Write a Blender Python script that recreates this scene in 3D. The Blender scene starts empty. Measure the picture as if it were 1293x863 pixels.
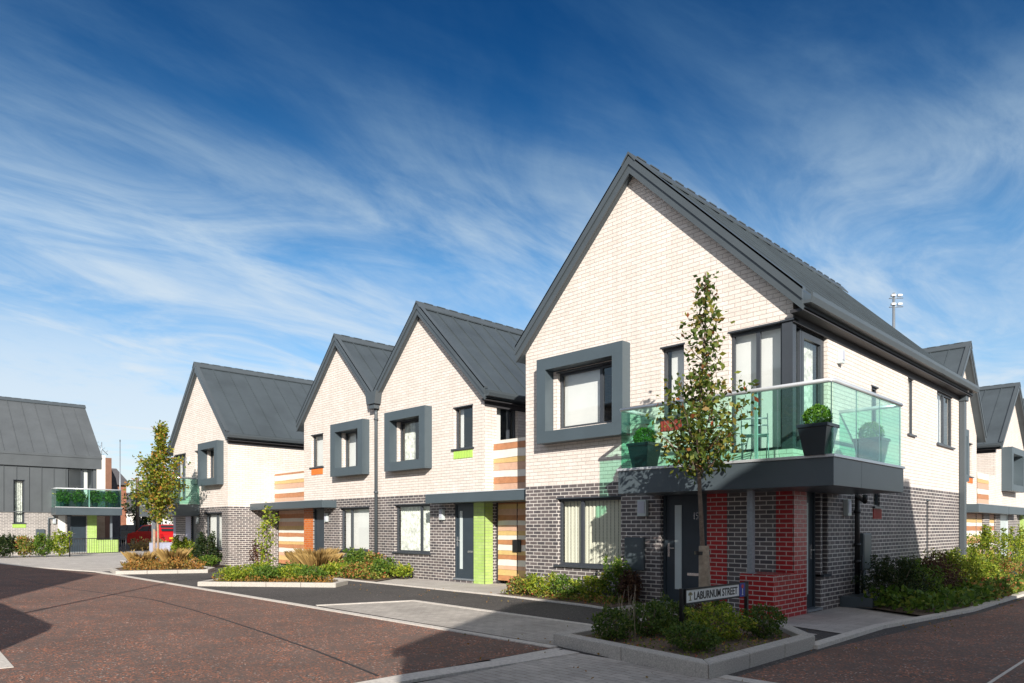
import bpy, math, random
import numpy as np
from mathutils import Vector, Matrix
R = math.radians
random.seed(7); np.random.seed(7)
scene = bpy.context.scene
COL = scene.collection

# ------------------------------------------------------------------ camera, sky, sun, exposure
cam_d = bpy.data.cameras.new('camera'); cam = bpy.data.objects.new('camera', cam_d); COL.objects.link(cam)
cam.location = (0, 0, 1.45); cam.rotation_euler = (R(90), 0, R(45.369))
cam_d.sensor_width = 36; cam_d.lens = 36*887/1293; cam_d.shift_y = 233.5/1293
cam_d.clip_start = 0.05; cam_d.clip_end = 3000
scene.camera = cam
SUN_DIR = Vector((0.78, -0.62, 0.43)).normalized()         # towards the sun
SUN_EL = math.asin(SUN_DIR.z); SUN_AZ = math.atan2(SUN_DIR.x, SUN_DIR.y)
world = bpy.data.worlds.new('World'); scene.world = world; world.use_nodes = True
wn, wl = world.node_tree.nodes, world.node_tree.links
wn.clear()
def WN(t, **k):
    n = wn.new(t)
    for a, v in k.items(): setattr(n, a, v)
    return n
out = WN('ShaderNodeOutputWorld'); bg = WN('ShaderNodeBackground'); bg.inputs[1].default_value = 0.1
sky = WN('ShaderNodeTexSky', sky_type='NISHITA', sun_disc=False, sun_elevation=SUN_EL, sun_rotation=SUN_AZ)
sky.air_density = 1.0; sky.dust_density = 0.3; sky.ozone_density = 2.5; sky.altitude = 200
tc = WN('ShaderNodeTexCoord'); sep = WN('ShaderNodeSeparateXYZ'); wl.new(tc.outputs['Generated'], sep.inputs[0])
def M(op, a, b=None, clamp=False):
    n = WN('ShaderNodeMath', operation=op, use_clamp=clamp)
    for i, v in enumerate((a, b)):
        if v is None: continue
        if isinstance(v, (int, float)): n.inputs[i].default_value = v
        else: wl.new(v, n.inputs[i])
    return n.outputs[0]
zc = M('MAXIMUM', sep.outputs[2], 0.0); den = M('ADD', zc, 0.16)
cx = M('DIVIDE', sep.outputs[0], den); cy = M('DIVIDE', sep.outputs[1], den)
cmb = WN('ShaderNodeCombineXYZ'); wl.new(cx, cmb.inputs[0]); wl.new(cy, cmb.inputs[1])
def cloud(rot, sc, nscale, detail, dist, lo, hi, off):
    mp = WN('ShaderNodeMapping'); mp.inputs['Rotation'].default_value = (0, 0, R(rot)); mp.inputs['Scale'].default_value = sc
    mp.inputs['Location'].default_value = off
    wl.new(cmb.outputs[0], mp.inputs[0])
    nz = WN('ShaderNodeTexNoise'); nz.inputs['Scale'].default_value = nscale; nz.inputs['Detail'].default_value = detail
    nz.inputs['Roughness'].default_value = 0.62; nz.inputs['Distortion'].default_value = dist
    wl.new(mp.outputs[0], nz.inputs['Vector'])
    rp = WN('ShaderNodeMapRange', interpolation_type='SMOOTHSTEP'); rp.inputs[1].default_value = lo; rp.inputs[2].default_value = hi
    wl.new(nz.outputs['Fac'], rp.inputs[0]); return rp.outputs[0]
c1 = cloud(-40, (1.0, 0.42, 1), 0.75, 9, 0.5, 0.32, 0.60, (0.3, 2.3, 0))
c1b = cloud(-38, (1.5, 0.60, 1), 2.0, 12, 1.0, 0.30, 0.70, (1, 4, 0))
c2 = cloud(25, (1.0, 0.55, 1), 1.3, 9, 0.3, 0.40, 0.60, (7, 3, 2))
c3 = cloud(-75, (1.0, 0.5, 1), 0.55, 8, 0.4, 0.30, 0.52, (2.4, 0.6, 5))
def band(a, b_):
    n = WN('ShaderNodeMapRange', interpolation_type='SMOOTHSTEP'); n.inputs[1].default_value = a; n.inputs[2].default_value = b_
    wl.new(zc, n.inputs[0]); return n.outputs[0]
low = band(0.62, 0.36); low2 = band(0.36, 0.16)
tex = M('ADD', M('MULTIPLY', c1b, 0.78), 0.22)
veil = M('MULTIPLY', M('MAXIMUM', c1, M('MULTIPLY', c3, low)), tex)
mask = M('MAXIMUM', M('MULTIPLY', veil, M('ADD', M('MULTIPLY', low, 0.74), 0.26)), M('MULTIPLY', M('MULTIPLY', c2, low2), 0.8), True)
mask = M('MULTIPLY', mask, 0.92)
# added fill: invented cloud sheet overhead and sunward, out of view, to lift shadows
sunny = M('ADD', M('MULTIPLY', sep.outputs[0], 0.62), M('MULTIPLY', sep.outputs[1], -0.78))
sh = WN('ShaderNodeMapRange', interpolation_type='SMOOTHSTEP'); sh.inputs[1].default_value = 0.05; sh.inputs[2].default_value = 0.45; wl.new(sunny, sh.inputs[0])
fill_sheet_c = M('MULTIPLY', M('MAXIMUM', sh.outputs[0], band(0.70, 0.88)), M('ADD', M('MULTIPLY', c1b, 0.5), 0.4))
# the blue itself deepens towards the zenith (polarised autumn sky)
rampf = WN('ShaderNodeMapRange', interpolation_type='SMOOTHSTEP'); rampf.inputs[1].default_value = 0.02; rampf.inputs[2].default_value = 0.66
wl.new(zc, rampf.inputs[0])
tint = WN('ShaderNodeValToRGB'); tint.color_ramp.elements[0].color = (0.72, 0.80, 0.86, 1); tint.color_ramp.elements[1].color = (0.006, 0.21, 0.44, 1)
e = tint.color_ramp.elements.new(0.5); e.color = (0.19, 0.68, 0.92, 1)
e = tint.color_ramp.elements.new(0.2); e.color = (0.55, 0.86, 0.98, 1)
wl.new(rampf.outputs[0], tint.inputs[0])
mul = WN('ShaderNodeMixRGB', blend_type='MULTIPLY'); mul.inputs[0].default_value = 1
wl.new(sky.outputs[0], mul.inputs[1]); wl.new(tint.outputs[0], mul.inputs[2])
mix = WN('ShaderNodeMixRGB'); wl.new(mask, mix.inputs[0]); wl.new(mul.outputs[0], mix.inputs[1])
ccol = WN('ShaderNodeValToRGB'); ccol.color_ramp.elements[0].color = (0.93, 0.97, 1.0, 1); ccol.color_ramp.elements[1].color = (0.13, 0.32, 0.52, 1)
e = ccol.color_ramp.elements.new(0.5); e.color = (0.70, 0.84, 0.96, 1)
wl.new(rampf.outputs[0], ccol.inputs[0])
vs = WN('ShaderNodeVectorMath', operation='SCALE'); vs.inputs['Scale'].default_value = 6.0; wl.new(ccol.outputs[0], vs.inputs[0]); wl.new(vs.outputs[0], mix.inputs[2])
mix2 = WN('ShaderNodeMixRGB'); wl.new(fill_sheet_c, mix2.inputs[0]); wl.new(mix.outputs[0], mix2.inputs[1]); mix2.inputs[2].default_value = (4.6, 4.55, 4.6, 1)
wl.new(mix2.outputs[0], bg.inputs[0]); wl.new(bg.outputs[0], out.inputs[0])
sun_d = bpy.data.lights.new('sun', 'SUN'); sun = bpy.data.objects.new('sun', sun_d); COL.objects.link(sun)
sun_d.energy = 4.5; sun_d.angle = R(0.5); sun_d.color = (1.0, 0.93, 0.84)
sun.rotation_euler = SUN_DIR.to_track_quat('Z', 'Y').to_euler(); sun.location = (20, -20, 30)
scene.view_settings.view_transform = 'Standard'; scene.view_settings.look = 'None'
scene.view_settings.exposure = 0.6; scene.view_settings.gamma = 1
scene.render.engine = 'CYCLES'
scene.cycles.transparent_max_bounces = 16; scene.cycles.max_bounces = 8

# ------------------------------------------------------------------ materials
def new_mat(name):
    m = bpy.data.materials.new(name); m.use_nodes = True
    nt = m.node_tree; b = nt.nodes['Principled BSDF']; return m, nt, b
def N(nt, t, **k):
    n = nt.nodes.new(t)
    for a, v in k.items():
        if a in n.inputs.keys(): n.inputs[a].default_value = v
        else: setattr(n, a, v)
    return n
def ramp(nt, src, stops):
    r = nt.nodes.new('ShaderNodeValToRGB'); els = r.color_ramp.elements
    while len(els) > 1: els.remove(els[-1])
    els[0].position, els[0].color = stops[0][0], (*stops[0][1], 1)
    for p, c in stops[1:]:
        el = els.new(p); el.color = (*c, 1)
    nt.links.new(src, r.inputs[0]); return r.outputs[0]
def mixc(nt, f, a, b, mode='MIX'):
    n = nt.nodes.new('ShaderNodeMixRGB'); n.blend_type = mode
    for i, v in enumerate((f, a, b)):
        if isinstance(v, float): n.inputs[i].default_value = v
        elif isinstance(v, tuple): n.inputs[i].default_value = (*v, 1)
        else: nt.links.new(v, n.inputs[i])
    return n.outputs[0]
def bump(nt, b, h, strength, dist):
    n = nt.nodes.new('ShaderNodeBump'); n.inputs['Strength'].default_value = strength; n.inputs['Distance'].default_value = dist
    nt.links.new(h, n.inputs['Height']); nt.links.new(n.outputs[0], b.inputs['Normal'])
def plain(name, col, rough=0.5, metal=0.0, var=0.12, scale=3.0, spec=0.5, bmp=0.0, fine=60):
    m, nt, b = new_mat(name)
    t = N(nt, 'ShaderNodeTexCoord'); nz = N(nt, 'ShaderNodeTexNoise', Scale=scale, Detail=6.0, Roughness=0.6)
    nt.links.new(t.outputs['Object'], nz.inputs['Vector'])
    lo = tuple(c*(1-var) for c in col); hi = tuple(min(1, c*(1+var)) for c in col)
    nt.links.new(ramp(nt, nz.outputs['Fac'], [(0.3, lo), (0.7, hi)]), b.inputs['Base Color'])
    b.inputs['Roughness'].default_value = rough; b.inputs['Metallic'].default_value = metal
    b.inputs['Specular IOR Level'].default_value = spec
    if bmp:
        n2 = N(nt, 'ShaderNodeTexNoise', Scale=float(fine), Detail=4.0); nt.links.new(t.outputs['Object'], n2.inputs['Vector'])
        bump(nt, b, n2.outputs['Fac'], bmp, 0.01)
    return m
def brick(name, c1, c2, mortar, rough=0.8, w=0.225, h=0.075, ms=0.0055, bstr=0.6, var=0.25, spec=0.3, streak=0.1):
    m, nt, b = new_mat(name)
    uv = N(nt, 'ShaderNodeUVMap')
    t = N(nt, 'ShaderNodeTexBrick'); t.offset = 0.5; t.squash = 1.0
    for k, v in (('Scale', 1.0), ('Mortar Size', ms), ('Mortar Smooth', 0.15), ('Bias', 0.0), ('Brick Width', w), ('Row Height', h)): t.inputs[k].default_value = v
    t.inputs['Color1'].default_value = (*c1, 1); t.inputs['Color2'].default_value = (*c2, 1); t.inputs['Mortar'].default_value = (*mortar, 1)
    nz = N(nt, 'ShaderNodeTexNoise', Scale=1.3, Detail=7.0, Roughness=0.65); nt.links.new(uv.outputs[0], nz.inputs['Vector'])
    nf = N(nt, 'ShaderNodeTexNoise', Scale=45.0, Detail=4.0); nt.links.new(uv.outputs[0], nf.inputs['Vector'])
    nt.links.new(uv.outputs[0], t.inputs['Vector'])
    g = ramp(nt, nz.outputs['Fac'], [(0.3, (1-var,)*3), (0.7, (1+var*0.2,)*3)])
    g2 = ramp(nt, nf.outputs['Fac'], [(0.3, (0.86,)*3), (0.7, (1.06,)*3)])
    c = mixc(nt, 1.0, mixc(nt, 1.0, t.outputs['Color'], g, 'MULTIPLY'), g2, 'MULTIPLY')
    mp = N(nt, 'ShaderNodeMapping'); mp.inputs['Scale'].default_value = (5.0, 0.35, 1); nt.links.new(uv.outputs[0], mp.inputs[0])
    ns = N(nt, 'ShaderNodeTexNoise', Scale=1.0, Detail=6.0, Roughness=0.7); nt.links.new(mp.outputs[0], ns.inputs['Vector'])
    c = mixc(nt, 1.0, c, ramp(nt, ns.outputs['Fac'], [(0.35, (1-streak, 1-streak, 1-streak*1.1)), (0.65, (1.03,)*3)]), 'MULTIPLY')   # faint weather streaks
    nt.links.new(c, b.inputs['Base Color']); b.inputs['Roughness'].default_value = rough; b.inputs['Specular IOR Level'].default_value = spec
    inv = N(nt, 'ShaderNodeMath', operation='SUBTRACT'); inv.inputs[0].default_value = 1.0; nt.links.new(t.outputs['Fac'], inv.inputs[1])
    ad = N(nt, 'ShaderNodeMath', operation='MULTIPLY_ADD'); nt.links.new(nf.outputs['Fac'], ad.inputs[0]); ad.inputs[1].default_value = 0.3; nt.links.new(inv.outputs[0], ad.inputs[2])
    bump(nt, b, ad.outputs[0], bstr, 0.012)
    return m
def glass(name, tint=(1, 1, 1), refl=1.0):
    m = bpy.data.materials.new(name); m.use_nodes = True; nt = m.node_tree; nt.nodes.clear()
    o = N(nt, 'ShaderNodeOutputMaterial'); tr = N(nt, 'ShaderNodeBsdfTransparent'); tr.inputs[0].default_value = (*tint, 1)
    gl = N(nt, 'ShaderNodeBsdfGlossy'); gl.inputs['Roughness'].default_value = 0.02; gl.inputs[0].default_value = (0.95, 1, 1, 1)
    lw = N(nt, 'ShaderNodeLayerWeight'); lw.inputs[0].default_value = 0.5          # facing is the same from both sides of a pane
    pw = N(nt, 'ShaderNodeMath', operation='POWER'); pw.inputs[1].default_value = 3.5; nt.links.new(lw.outputs['Facing'], pw.inputs[0])
    mu = N(nt, 'ShaderNodeMath', operation='MULTIPLY_ADD'); mu.inputs[1].default_value = 0.75; mu.inputs[2].default_value = 0.05*refl; nt.links.new(pw.outputs[0], mu.inputs[0]); mu.use_clamp = True
    mx = N(nt, 'ShaderNodeMixShader'); nt.links.new(mu.outputs[0], mx.inputs[0]); nt.links.new(tr.outputs[0], mx.inputs[1]); nt.links.new(gl.outputs[0], mx.inputs[2])
    nt.links.new(mx.outputs[0], o.inputs[0]); return m
def leafmat(name, stops, rough=0.55, trans=0.35):
    m, nt, b = new_mat(name)
    g = N(nt, 'ShaderNodeNewGeometry')
    c = ramp(nt, g.outputs['Random Per Island'], stops)
    nt.links.new(c, b.inputs['Base Color']); b.inputs['Roughness'].default_value = rough; b.inputs['Specular IOR Level'].default_value = 0.35
    tr = N(nt, 'ShaderNodeBsdfTranslucent'); nt.links.new(c, tr.inputs[0])
    mx = N(nt, 'ShaderNodeMixShader'); mx.inputs[0].default_value = trans
    nt.links.new(b.outputs[0], mx.inputs[1]); nt.links.new(tr.outputs[0], mx.inputs[2])
    nt.links.new(mx.outputs[0], nt.nodes['Material Output'].inputs[0]); return m
def asphalt(name, base, specks, light=(0.45, 0.4, 0.36), amount=0.5, blotch=0.25):
    m, nt, b = new_mat(name)
    t = N(nt, 'ShaderNodeTexCoord')
    v = N(nt, 'ShaderNodeTexVoronoi', Scale=62.0); nt.links.new(t.outputs['Object'], v.inputs['Vector'])
    sp = N(nt, 'ShaderNodeSeparateColor'); nt.links.new(v.outputs['Color'], sp.inputs[0])
    big = N(nt, 'ShaderNodeTexNoise', Scale=0.55, Detail=8.0, Roughness=0.7); nt.links.new(t.outputs['Object'], big.inputs['Vector'])
    mid = N(nt, 'ShaderNodeTexNoise', Scale=7.0, Detail=5.0, Roughness=0.7); nt.links.new(t.outputs['Object'], mid.inputs['Vector'])
    st = ramp(nt, sp.outputs[0], [(0.0, tuple(c*0.55 for c in base)), (1-amount*0.9, tuple(c*1.0 for c in base)), (1-amount*0.62, specks), (0.965, specks), (0.98, light)])
    pat = N(nt, 'ShaderNodeTexNoise', Scale=1.7, Detail=6.0, Roughness=0.75); nt.links.new(t.outputs['Object'], pat.inputs['Vector'])
    ms_ = N(nt, 'ShaderNodeMath', operation='MULTIPLY'); nt.links.new(mid.outputs['Fac'], ms_.inputs[0]); nt.links.new(pat.outputs['Fac'], ms_.inputs[1])
    dark = mixc(nt, ramp(nt, ms_.outputs[0], [(0.17, (0.12,)*3), (0.33, (1, 1, 1))]), tuple(c*0.88 for c in base), st)
    c = mixc(nt, 1.0, dark, ramp(nt, big.outputs['Fac'], [(0.3, (1-blotch,)*3), (0.7, (1.12,)*3)]), 'MULTIPLY')
    nt.links.new(c, b.inputs['Base Color']); b.inputs['Roughness'].default_value = 0.85; b.inputs['Specular IOR Level'].default_value = 0.3
    bump(nt, b, v.outputs['Distance'], 0.5, 0.008)
    return m

MT = {}
MT['white'] = brick('white_brick', (0.80, 0.72, 0.655), (0.87, 0.80, 0.745), (0.58, 0.51, 0.465), var=0.07, bstr=0.9, ms=0.005, streak=0.07)
MT['dark'] = brick('dark_brick', (0.10, 0.092, 0.10), (0.195, 0.165, 0.162), (0.80, 0.755, 0.71), var=0.3, ms=0.0086, spec=0.5, rough=0.6)
MT['red'] = brick('red_glazed_brick', (0.52, 0.018, 0.02), (0.38, 0.012, 0.015), (0.66, 0.5, 0.46), ms=0.008, var=0.15, rough=0.35, spec=0.5)
MT['green'] = brick('green_glazed_brick', (0.42, 0.62, 0.16), (0.50, 0.68, 0.22), (0.42, 0.52, 0.25), var=0.12, rough=0.4)
MT['orange'] = brick('orange_glazed_brick', (0.68, 0.19, 0.03), (0.58, 0.14, 0.025), (0.55, 0.45, 0.36), var=0.12, rough=0.4)
MT['lilac'] = brick('lilac_glazed_brick', (0.52, 0.55, 0.72), (0.56, 0.59, 0.75), (0.5, 0.5, 0.6), var=0.1, rough=0.4)
MT['greybrick'] = brick('grey_brick', (0.24, 0.225, 0.22), (0.36, 0.335, 0.32), (0.68, 0.64, 0.6), ms=0.010, var=0.2)
MT['oldbrick'] = brick('old_orange_brick', (0.42, 0.14, 0.07), (0.35, 0.12, 0.06), (0.4, 0.33, 0.28), var=0.2)
MT['tanbrick'] = brick('tan_brick', (0.50, 0.33, 0.2), (0.55, 0.38, 0.25), (0.45, 0.38, 0.3), var=0.2)
MT['paver'] = brick('grey_block_paving', (0.57, 0.53, 0.485), (0.48, 0.445, 0.41), (0.25, 0.21, 0.17), w=0.2, h=0.1, ms=0.004, var=0.3, bstr=0.4)
MT['flag'] = brick('pale_paving', (0.60, 0.56, 0.52), (0.53, 0.49, 0.455), (0.30, 0.26, 0.23), w=0.4, h=0.2, ms=0.004, var=0.2, bstr=0.3)
MT['zinc'] = plain('zinc_cladding', (0.078, 0.098, 0.112), rough=0.42, metal=0.25, var=0.18, scale=0.9, bmp=0.25, fine=2.2)
MT['zinc2'] = plain('pale_zinc_cladding', (0.115, 0.128, 0.137), rough=0.45, metal=0.2, var=0.14, scale=0.8)
MT['trim'] = plain('grey_metal_trim', (0.078, 0.095, 0.108), rough=0.38, metal=0.1, var=0.08, scale=1.2)
MT['navy'] = plain('slate_metal_fascia', (0.082, 0.106, 0.122), rough=0.35, metal=0.1, var=0.1, scale=1.0)
MT['boxm'] = plain('window_box_metal', (0.08, 0.108, 0.127), rough=0.4, metal=0.1, var=0.07, scale=1.5)
MT['frame'] = plain('dark_window_frame', (0.05, 0.058, 0.07), rough=0.35, var=0.08)
MT['door'] = plain('slate_blue_door', (0.035, 0.05, 0.065), rough=0.35, var=0.1)
MT['black'] = plain('black_paint', (0.012, 0.012, 0.014), rough=0.4, var=0.2)
MT['steel'] = plain('galvanised_steel', (0.34, 0.38, 0.42), rough=0.4, metal=0.6, var=0.2, scale=25)
MT['alu'] = plain('brushed_handrail', (0.74, 0.77, 0.80), rough=0.3, metal=0.5, var=0.06)
MT['chrome'] = plain('satin_handle', (0.7, 0.7, 0.7), rough=0.25, metal=0.9, var=0.04)
MT['pvc'] = plain('white_paint', (0.8, 0.8, 0.78), rough=0.4, var=0.05)
MT['wgrey'] = plain('pale_grey_glazed_panel', (0.55, 0.62, 0.62), rough=0.3, var=0.05)
MT['soffit'] = plain('dark_soffit', (0.04, 0.04, 0.045), rough=0.6, var=0.1)
MT['floor'] = plain('interior_floor', (0.2, 0.16, 0.12), rough=0.7)
MT['deck'] = plain('balcony_deck', (0.3, 0.29, 0.27), rough=0.8)
MT['glass'] = glass('window_glass', (0.96, 0.98, 0.98), 1.9)
MT['gglass'] = glass('green_balcony_glass', (0.75, 0.95, 0.875), 0.8)
MT['blind'] = plain('white_blind', (0.82, 0.82, 0.80), rough=0.8, var=0.03)
MT['cream'] = plain('cream_vertical_blind', (0.78, 0.76, 0.62), rough=0.8, var=0.05)
MT['net'] = plain('net_curtain', (0.62, 0.64, 0.59), rough=0.9, var=0.45, scale=11)
MT['w1'] = plain('board_white', (0.74, 0.71, 0.64), rough=0.6, var=0.06, scale=9)
MT['w2'] = plain('board_terracotta', (0.46, 0.21, 0.10), rough=0.6, var=0.14, scale=9)
MT['w3'] = plain('board_ochre', (0.60, 0.42, 0.18), rough=0.6, var=0.10, scale=9)
MT['w4'] = plain('board_peach', (0.60, 0.38, 0.27), rough=0.6, var=0.10, scale=9)
MT['redp'] = plain('red_ribbed_panel', (0.42, 0.05, 0.04), rough=0.4)
MT['orp'] = plain('orange_ribbed_panel', (0.68, 0.19, 0.04), rough=0.4)
MT['grp'] = plain('green_ribbed_panel', (0.40, 0.60, 0.13), rough=0.4)
MT['redroad'] = asphalt('red_chip_asphalt', (0.165, 0.124, 0.107), (0.47, 0.18, 0.10), amount=0.46, light=(0.65, 0.55, 0.48))
MT['tarmac'] = asphalt('grey_asphalt', (0.095, 0.088, 0.086), (0.15, 0.135, 0.13), amount=0.25, light=(0.3, 0.28, 0.25))
MT['kerb'] = plain('granite_kerb', (0.46, 0.43, 0.39), rough=0.85, var=0.35, scale=70, bmp=0.3, fine=90)
MT['line'] = plain('pale_kerb_line', (0.60, 0.56, 0.51), rough=0.85, var=0.2, scale=30)
MT['joint'] = plain('bitumen_joint', (0.022, 0.020, 0.02), rough=0.6)
MT['soil'] = plain('bark_mulch', (0.15, 0.105, 0.075), rough=0.95, var=0.6, scale=24, bmp=1.0, fine=40)
MT['bark'] = plain('tree_bark', (0.17, 0.125, 0.095), rough=0.9, var=0.35, scale=22, bmp=0.6, fine=50)
MT['palebark'] = plain('pale_bark', (0.36, 0.26, 0.19), rough=0.9, var=0.3, scale=18, bmp=0.5)
MT['stake'] = plain('weathered_stake', (0.34, 0.27, 0.20), rough=0.9, var=0.3, scale=14, bmp=0.7)
MT['pot'] = plain('dark_planter', (0.018, 0.032, 0.042), rough=0.3, var=0.1)
MT['redcar'] = plain('red_car_paint', (0.55, 0.015, 0.015), rough=0.22, var=0.02)
MT['blackcar'] = plain('black_car_paint', (0.012, 0.013, 0.018), rough=0.2, var=0.02)
MT['silvercar'] = plain('silver_car_paint', (0.35, 0.38, 0.42), rough=0.25, metal=0.5, var=0.03)
MT['vanw'] = plain('white_van_paint', (0.75, 0.75, 0.75), rough=0.25, var=0.02)
MT['tyre'] = plain('tyre_rubber', (0.015, 0.015, 0.015), rough=0.9)
MT['carglass'] = plain('dark_car_glass', (0.02, 0.025, 0.03), rough=0.05, var=0.02)
MT['plate'] = plain('yellow_plate', (0.8, 0.5, 0.03), rough=0.4, var=0.02)
MT['lampred'] = plain('red_lens', (0.4, 0.01, 0.01), rough=0.2, var=0.02)
MT['lampdiff'] = plain('frosted_lens', (0.5, 0.52, 0.6), rough=0.4, var=0.05)
MT['blue'] = plain('blue_enamel', (0.02, 0.05, 0.32), rough=0.3, var=0.05)
MT['signred'] = plain('red_enamel', (0.5, 0.02, 0.02), rough=0.3, var=0.05)
MT['crest'] = plain('olive_crest', (0.22, 0.19, 0.09), rough=0.5, var=0.1)
MT['slate'] = plain('old_slate_roof', (0.10, 0.095, 0.10), rough=0.8, var=0.25, scale=6)
MT['brown'] = plain('brown_cladding', (0.22, 0.11, 0.07), rough=0.7)
MT['render'] = plain('white_render', (0.78, 0.75, 0.70), rough=0.9, var=0.06)
L = leafmat
MT['l_green'] = L('leaf_green', [(0, (0.045, 0.10, 0.012)), (0.5, (0.09, 0.18, 0.02)), (0.85, (0.18, 0.27, 0.035)), (1, (0.28, 0.30, 0.05))])
MT['l_box'] = L('leaf_box', [(0, (0.035, 0.075, 0.014)), (0.5, (0.07, 0.135, 0.02)), (0.9, (0.14, 0.20, 0.03)), (1, (0.22, 0.20, 0.04))])
MT['l_yellow'] = L('leaf_yellow_green', [(0, (0.07, 0.13, 0.012)), (0.45, (0.21, 0.30, 0.025)), (0.88, (0.38, 0.42, 0.04)), (1, (0.48, 0.36, 0.05))])
MT['l_dark'] = L('leaf_dark', [(0, (0.012, 0.03, 0.010)), (0.6, (0.03, 0.06, 0.016)), (1, (0.08, 0.09, 0.025))])
MT['l_purple'] = L('leaf_purple', [(0, (0.05, 0.025, 0.02)), (0.6, (0.11, 0.05, 0.035)), (1, (0.17, 0.10, 0.05))])
MT['l_tree'] = L('leaf_autumn', [(0, (0.035, 0.07, 0.012)), (0.5, (0.09, 0.14, 0.02)), (0.84, (0.22, 0.23, 0.035)), (0.955, (0.28, 0.18, 0.05)), (0.99, (0.33, 0.11, 0.04)), (1, (0.36, 0.06, 0.02))])
MT['l_tree2'] = L('leaf_autumn_gold', [(0, (0.07, 0.12, 0.012)), (0.4, (0.17, 0.23, 0.02)), (0.75, (0.34, 0.33, 0.04)), (0.92, (0.46, 0.27, 0.05)), (1, (0.42, 0.13, 0.03))])
MT['l_mix'] = L('leaf_mixed_cover', [(0, (0.05, 0.09, 0.015)), (0.4, (0.16, 0.23, 0.03)), (0.68, (0.34, 0.33, 0.07)), (0.86, (0.48, 0.25, 0.08)), (1, (0.45, 0.08, 0.05))])
MT['l_straw'] = L('grass_straw', [(0, (0.28, 0.19, 0.07)), (0.6, (0.45, 0.30, 0.11)), (1, (0.60, 0.42, 0.16))])
MT['l_orange'] = L('leaf_orange_cover', [(0, (0.12, 0.13, 0.03)), (0.4, (0.32, 0.20, 0.05)), (1, (0.45, 0.20, 0.05))])
MT['l_topiary'] = L('leaf_topiary', [(0, (0.05, 0.16, 0.012)), (0.6, (0.10, 0.26, 0.02)), (1, (0.17, 0.34, 0.03))])

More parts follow.
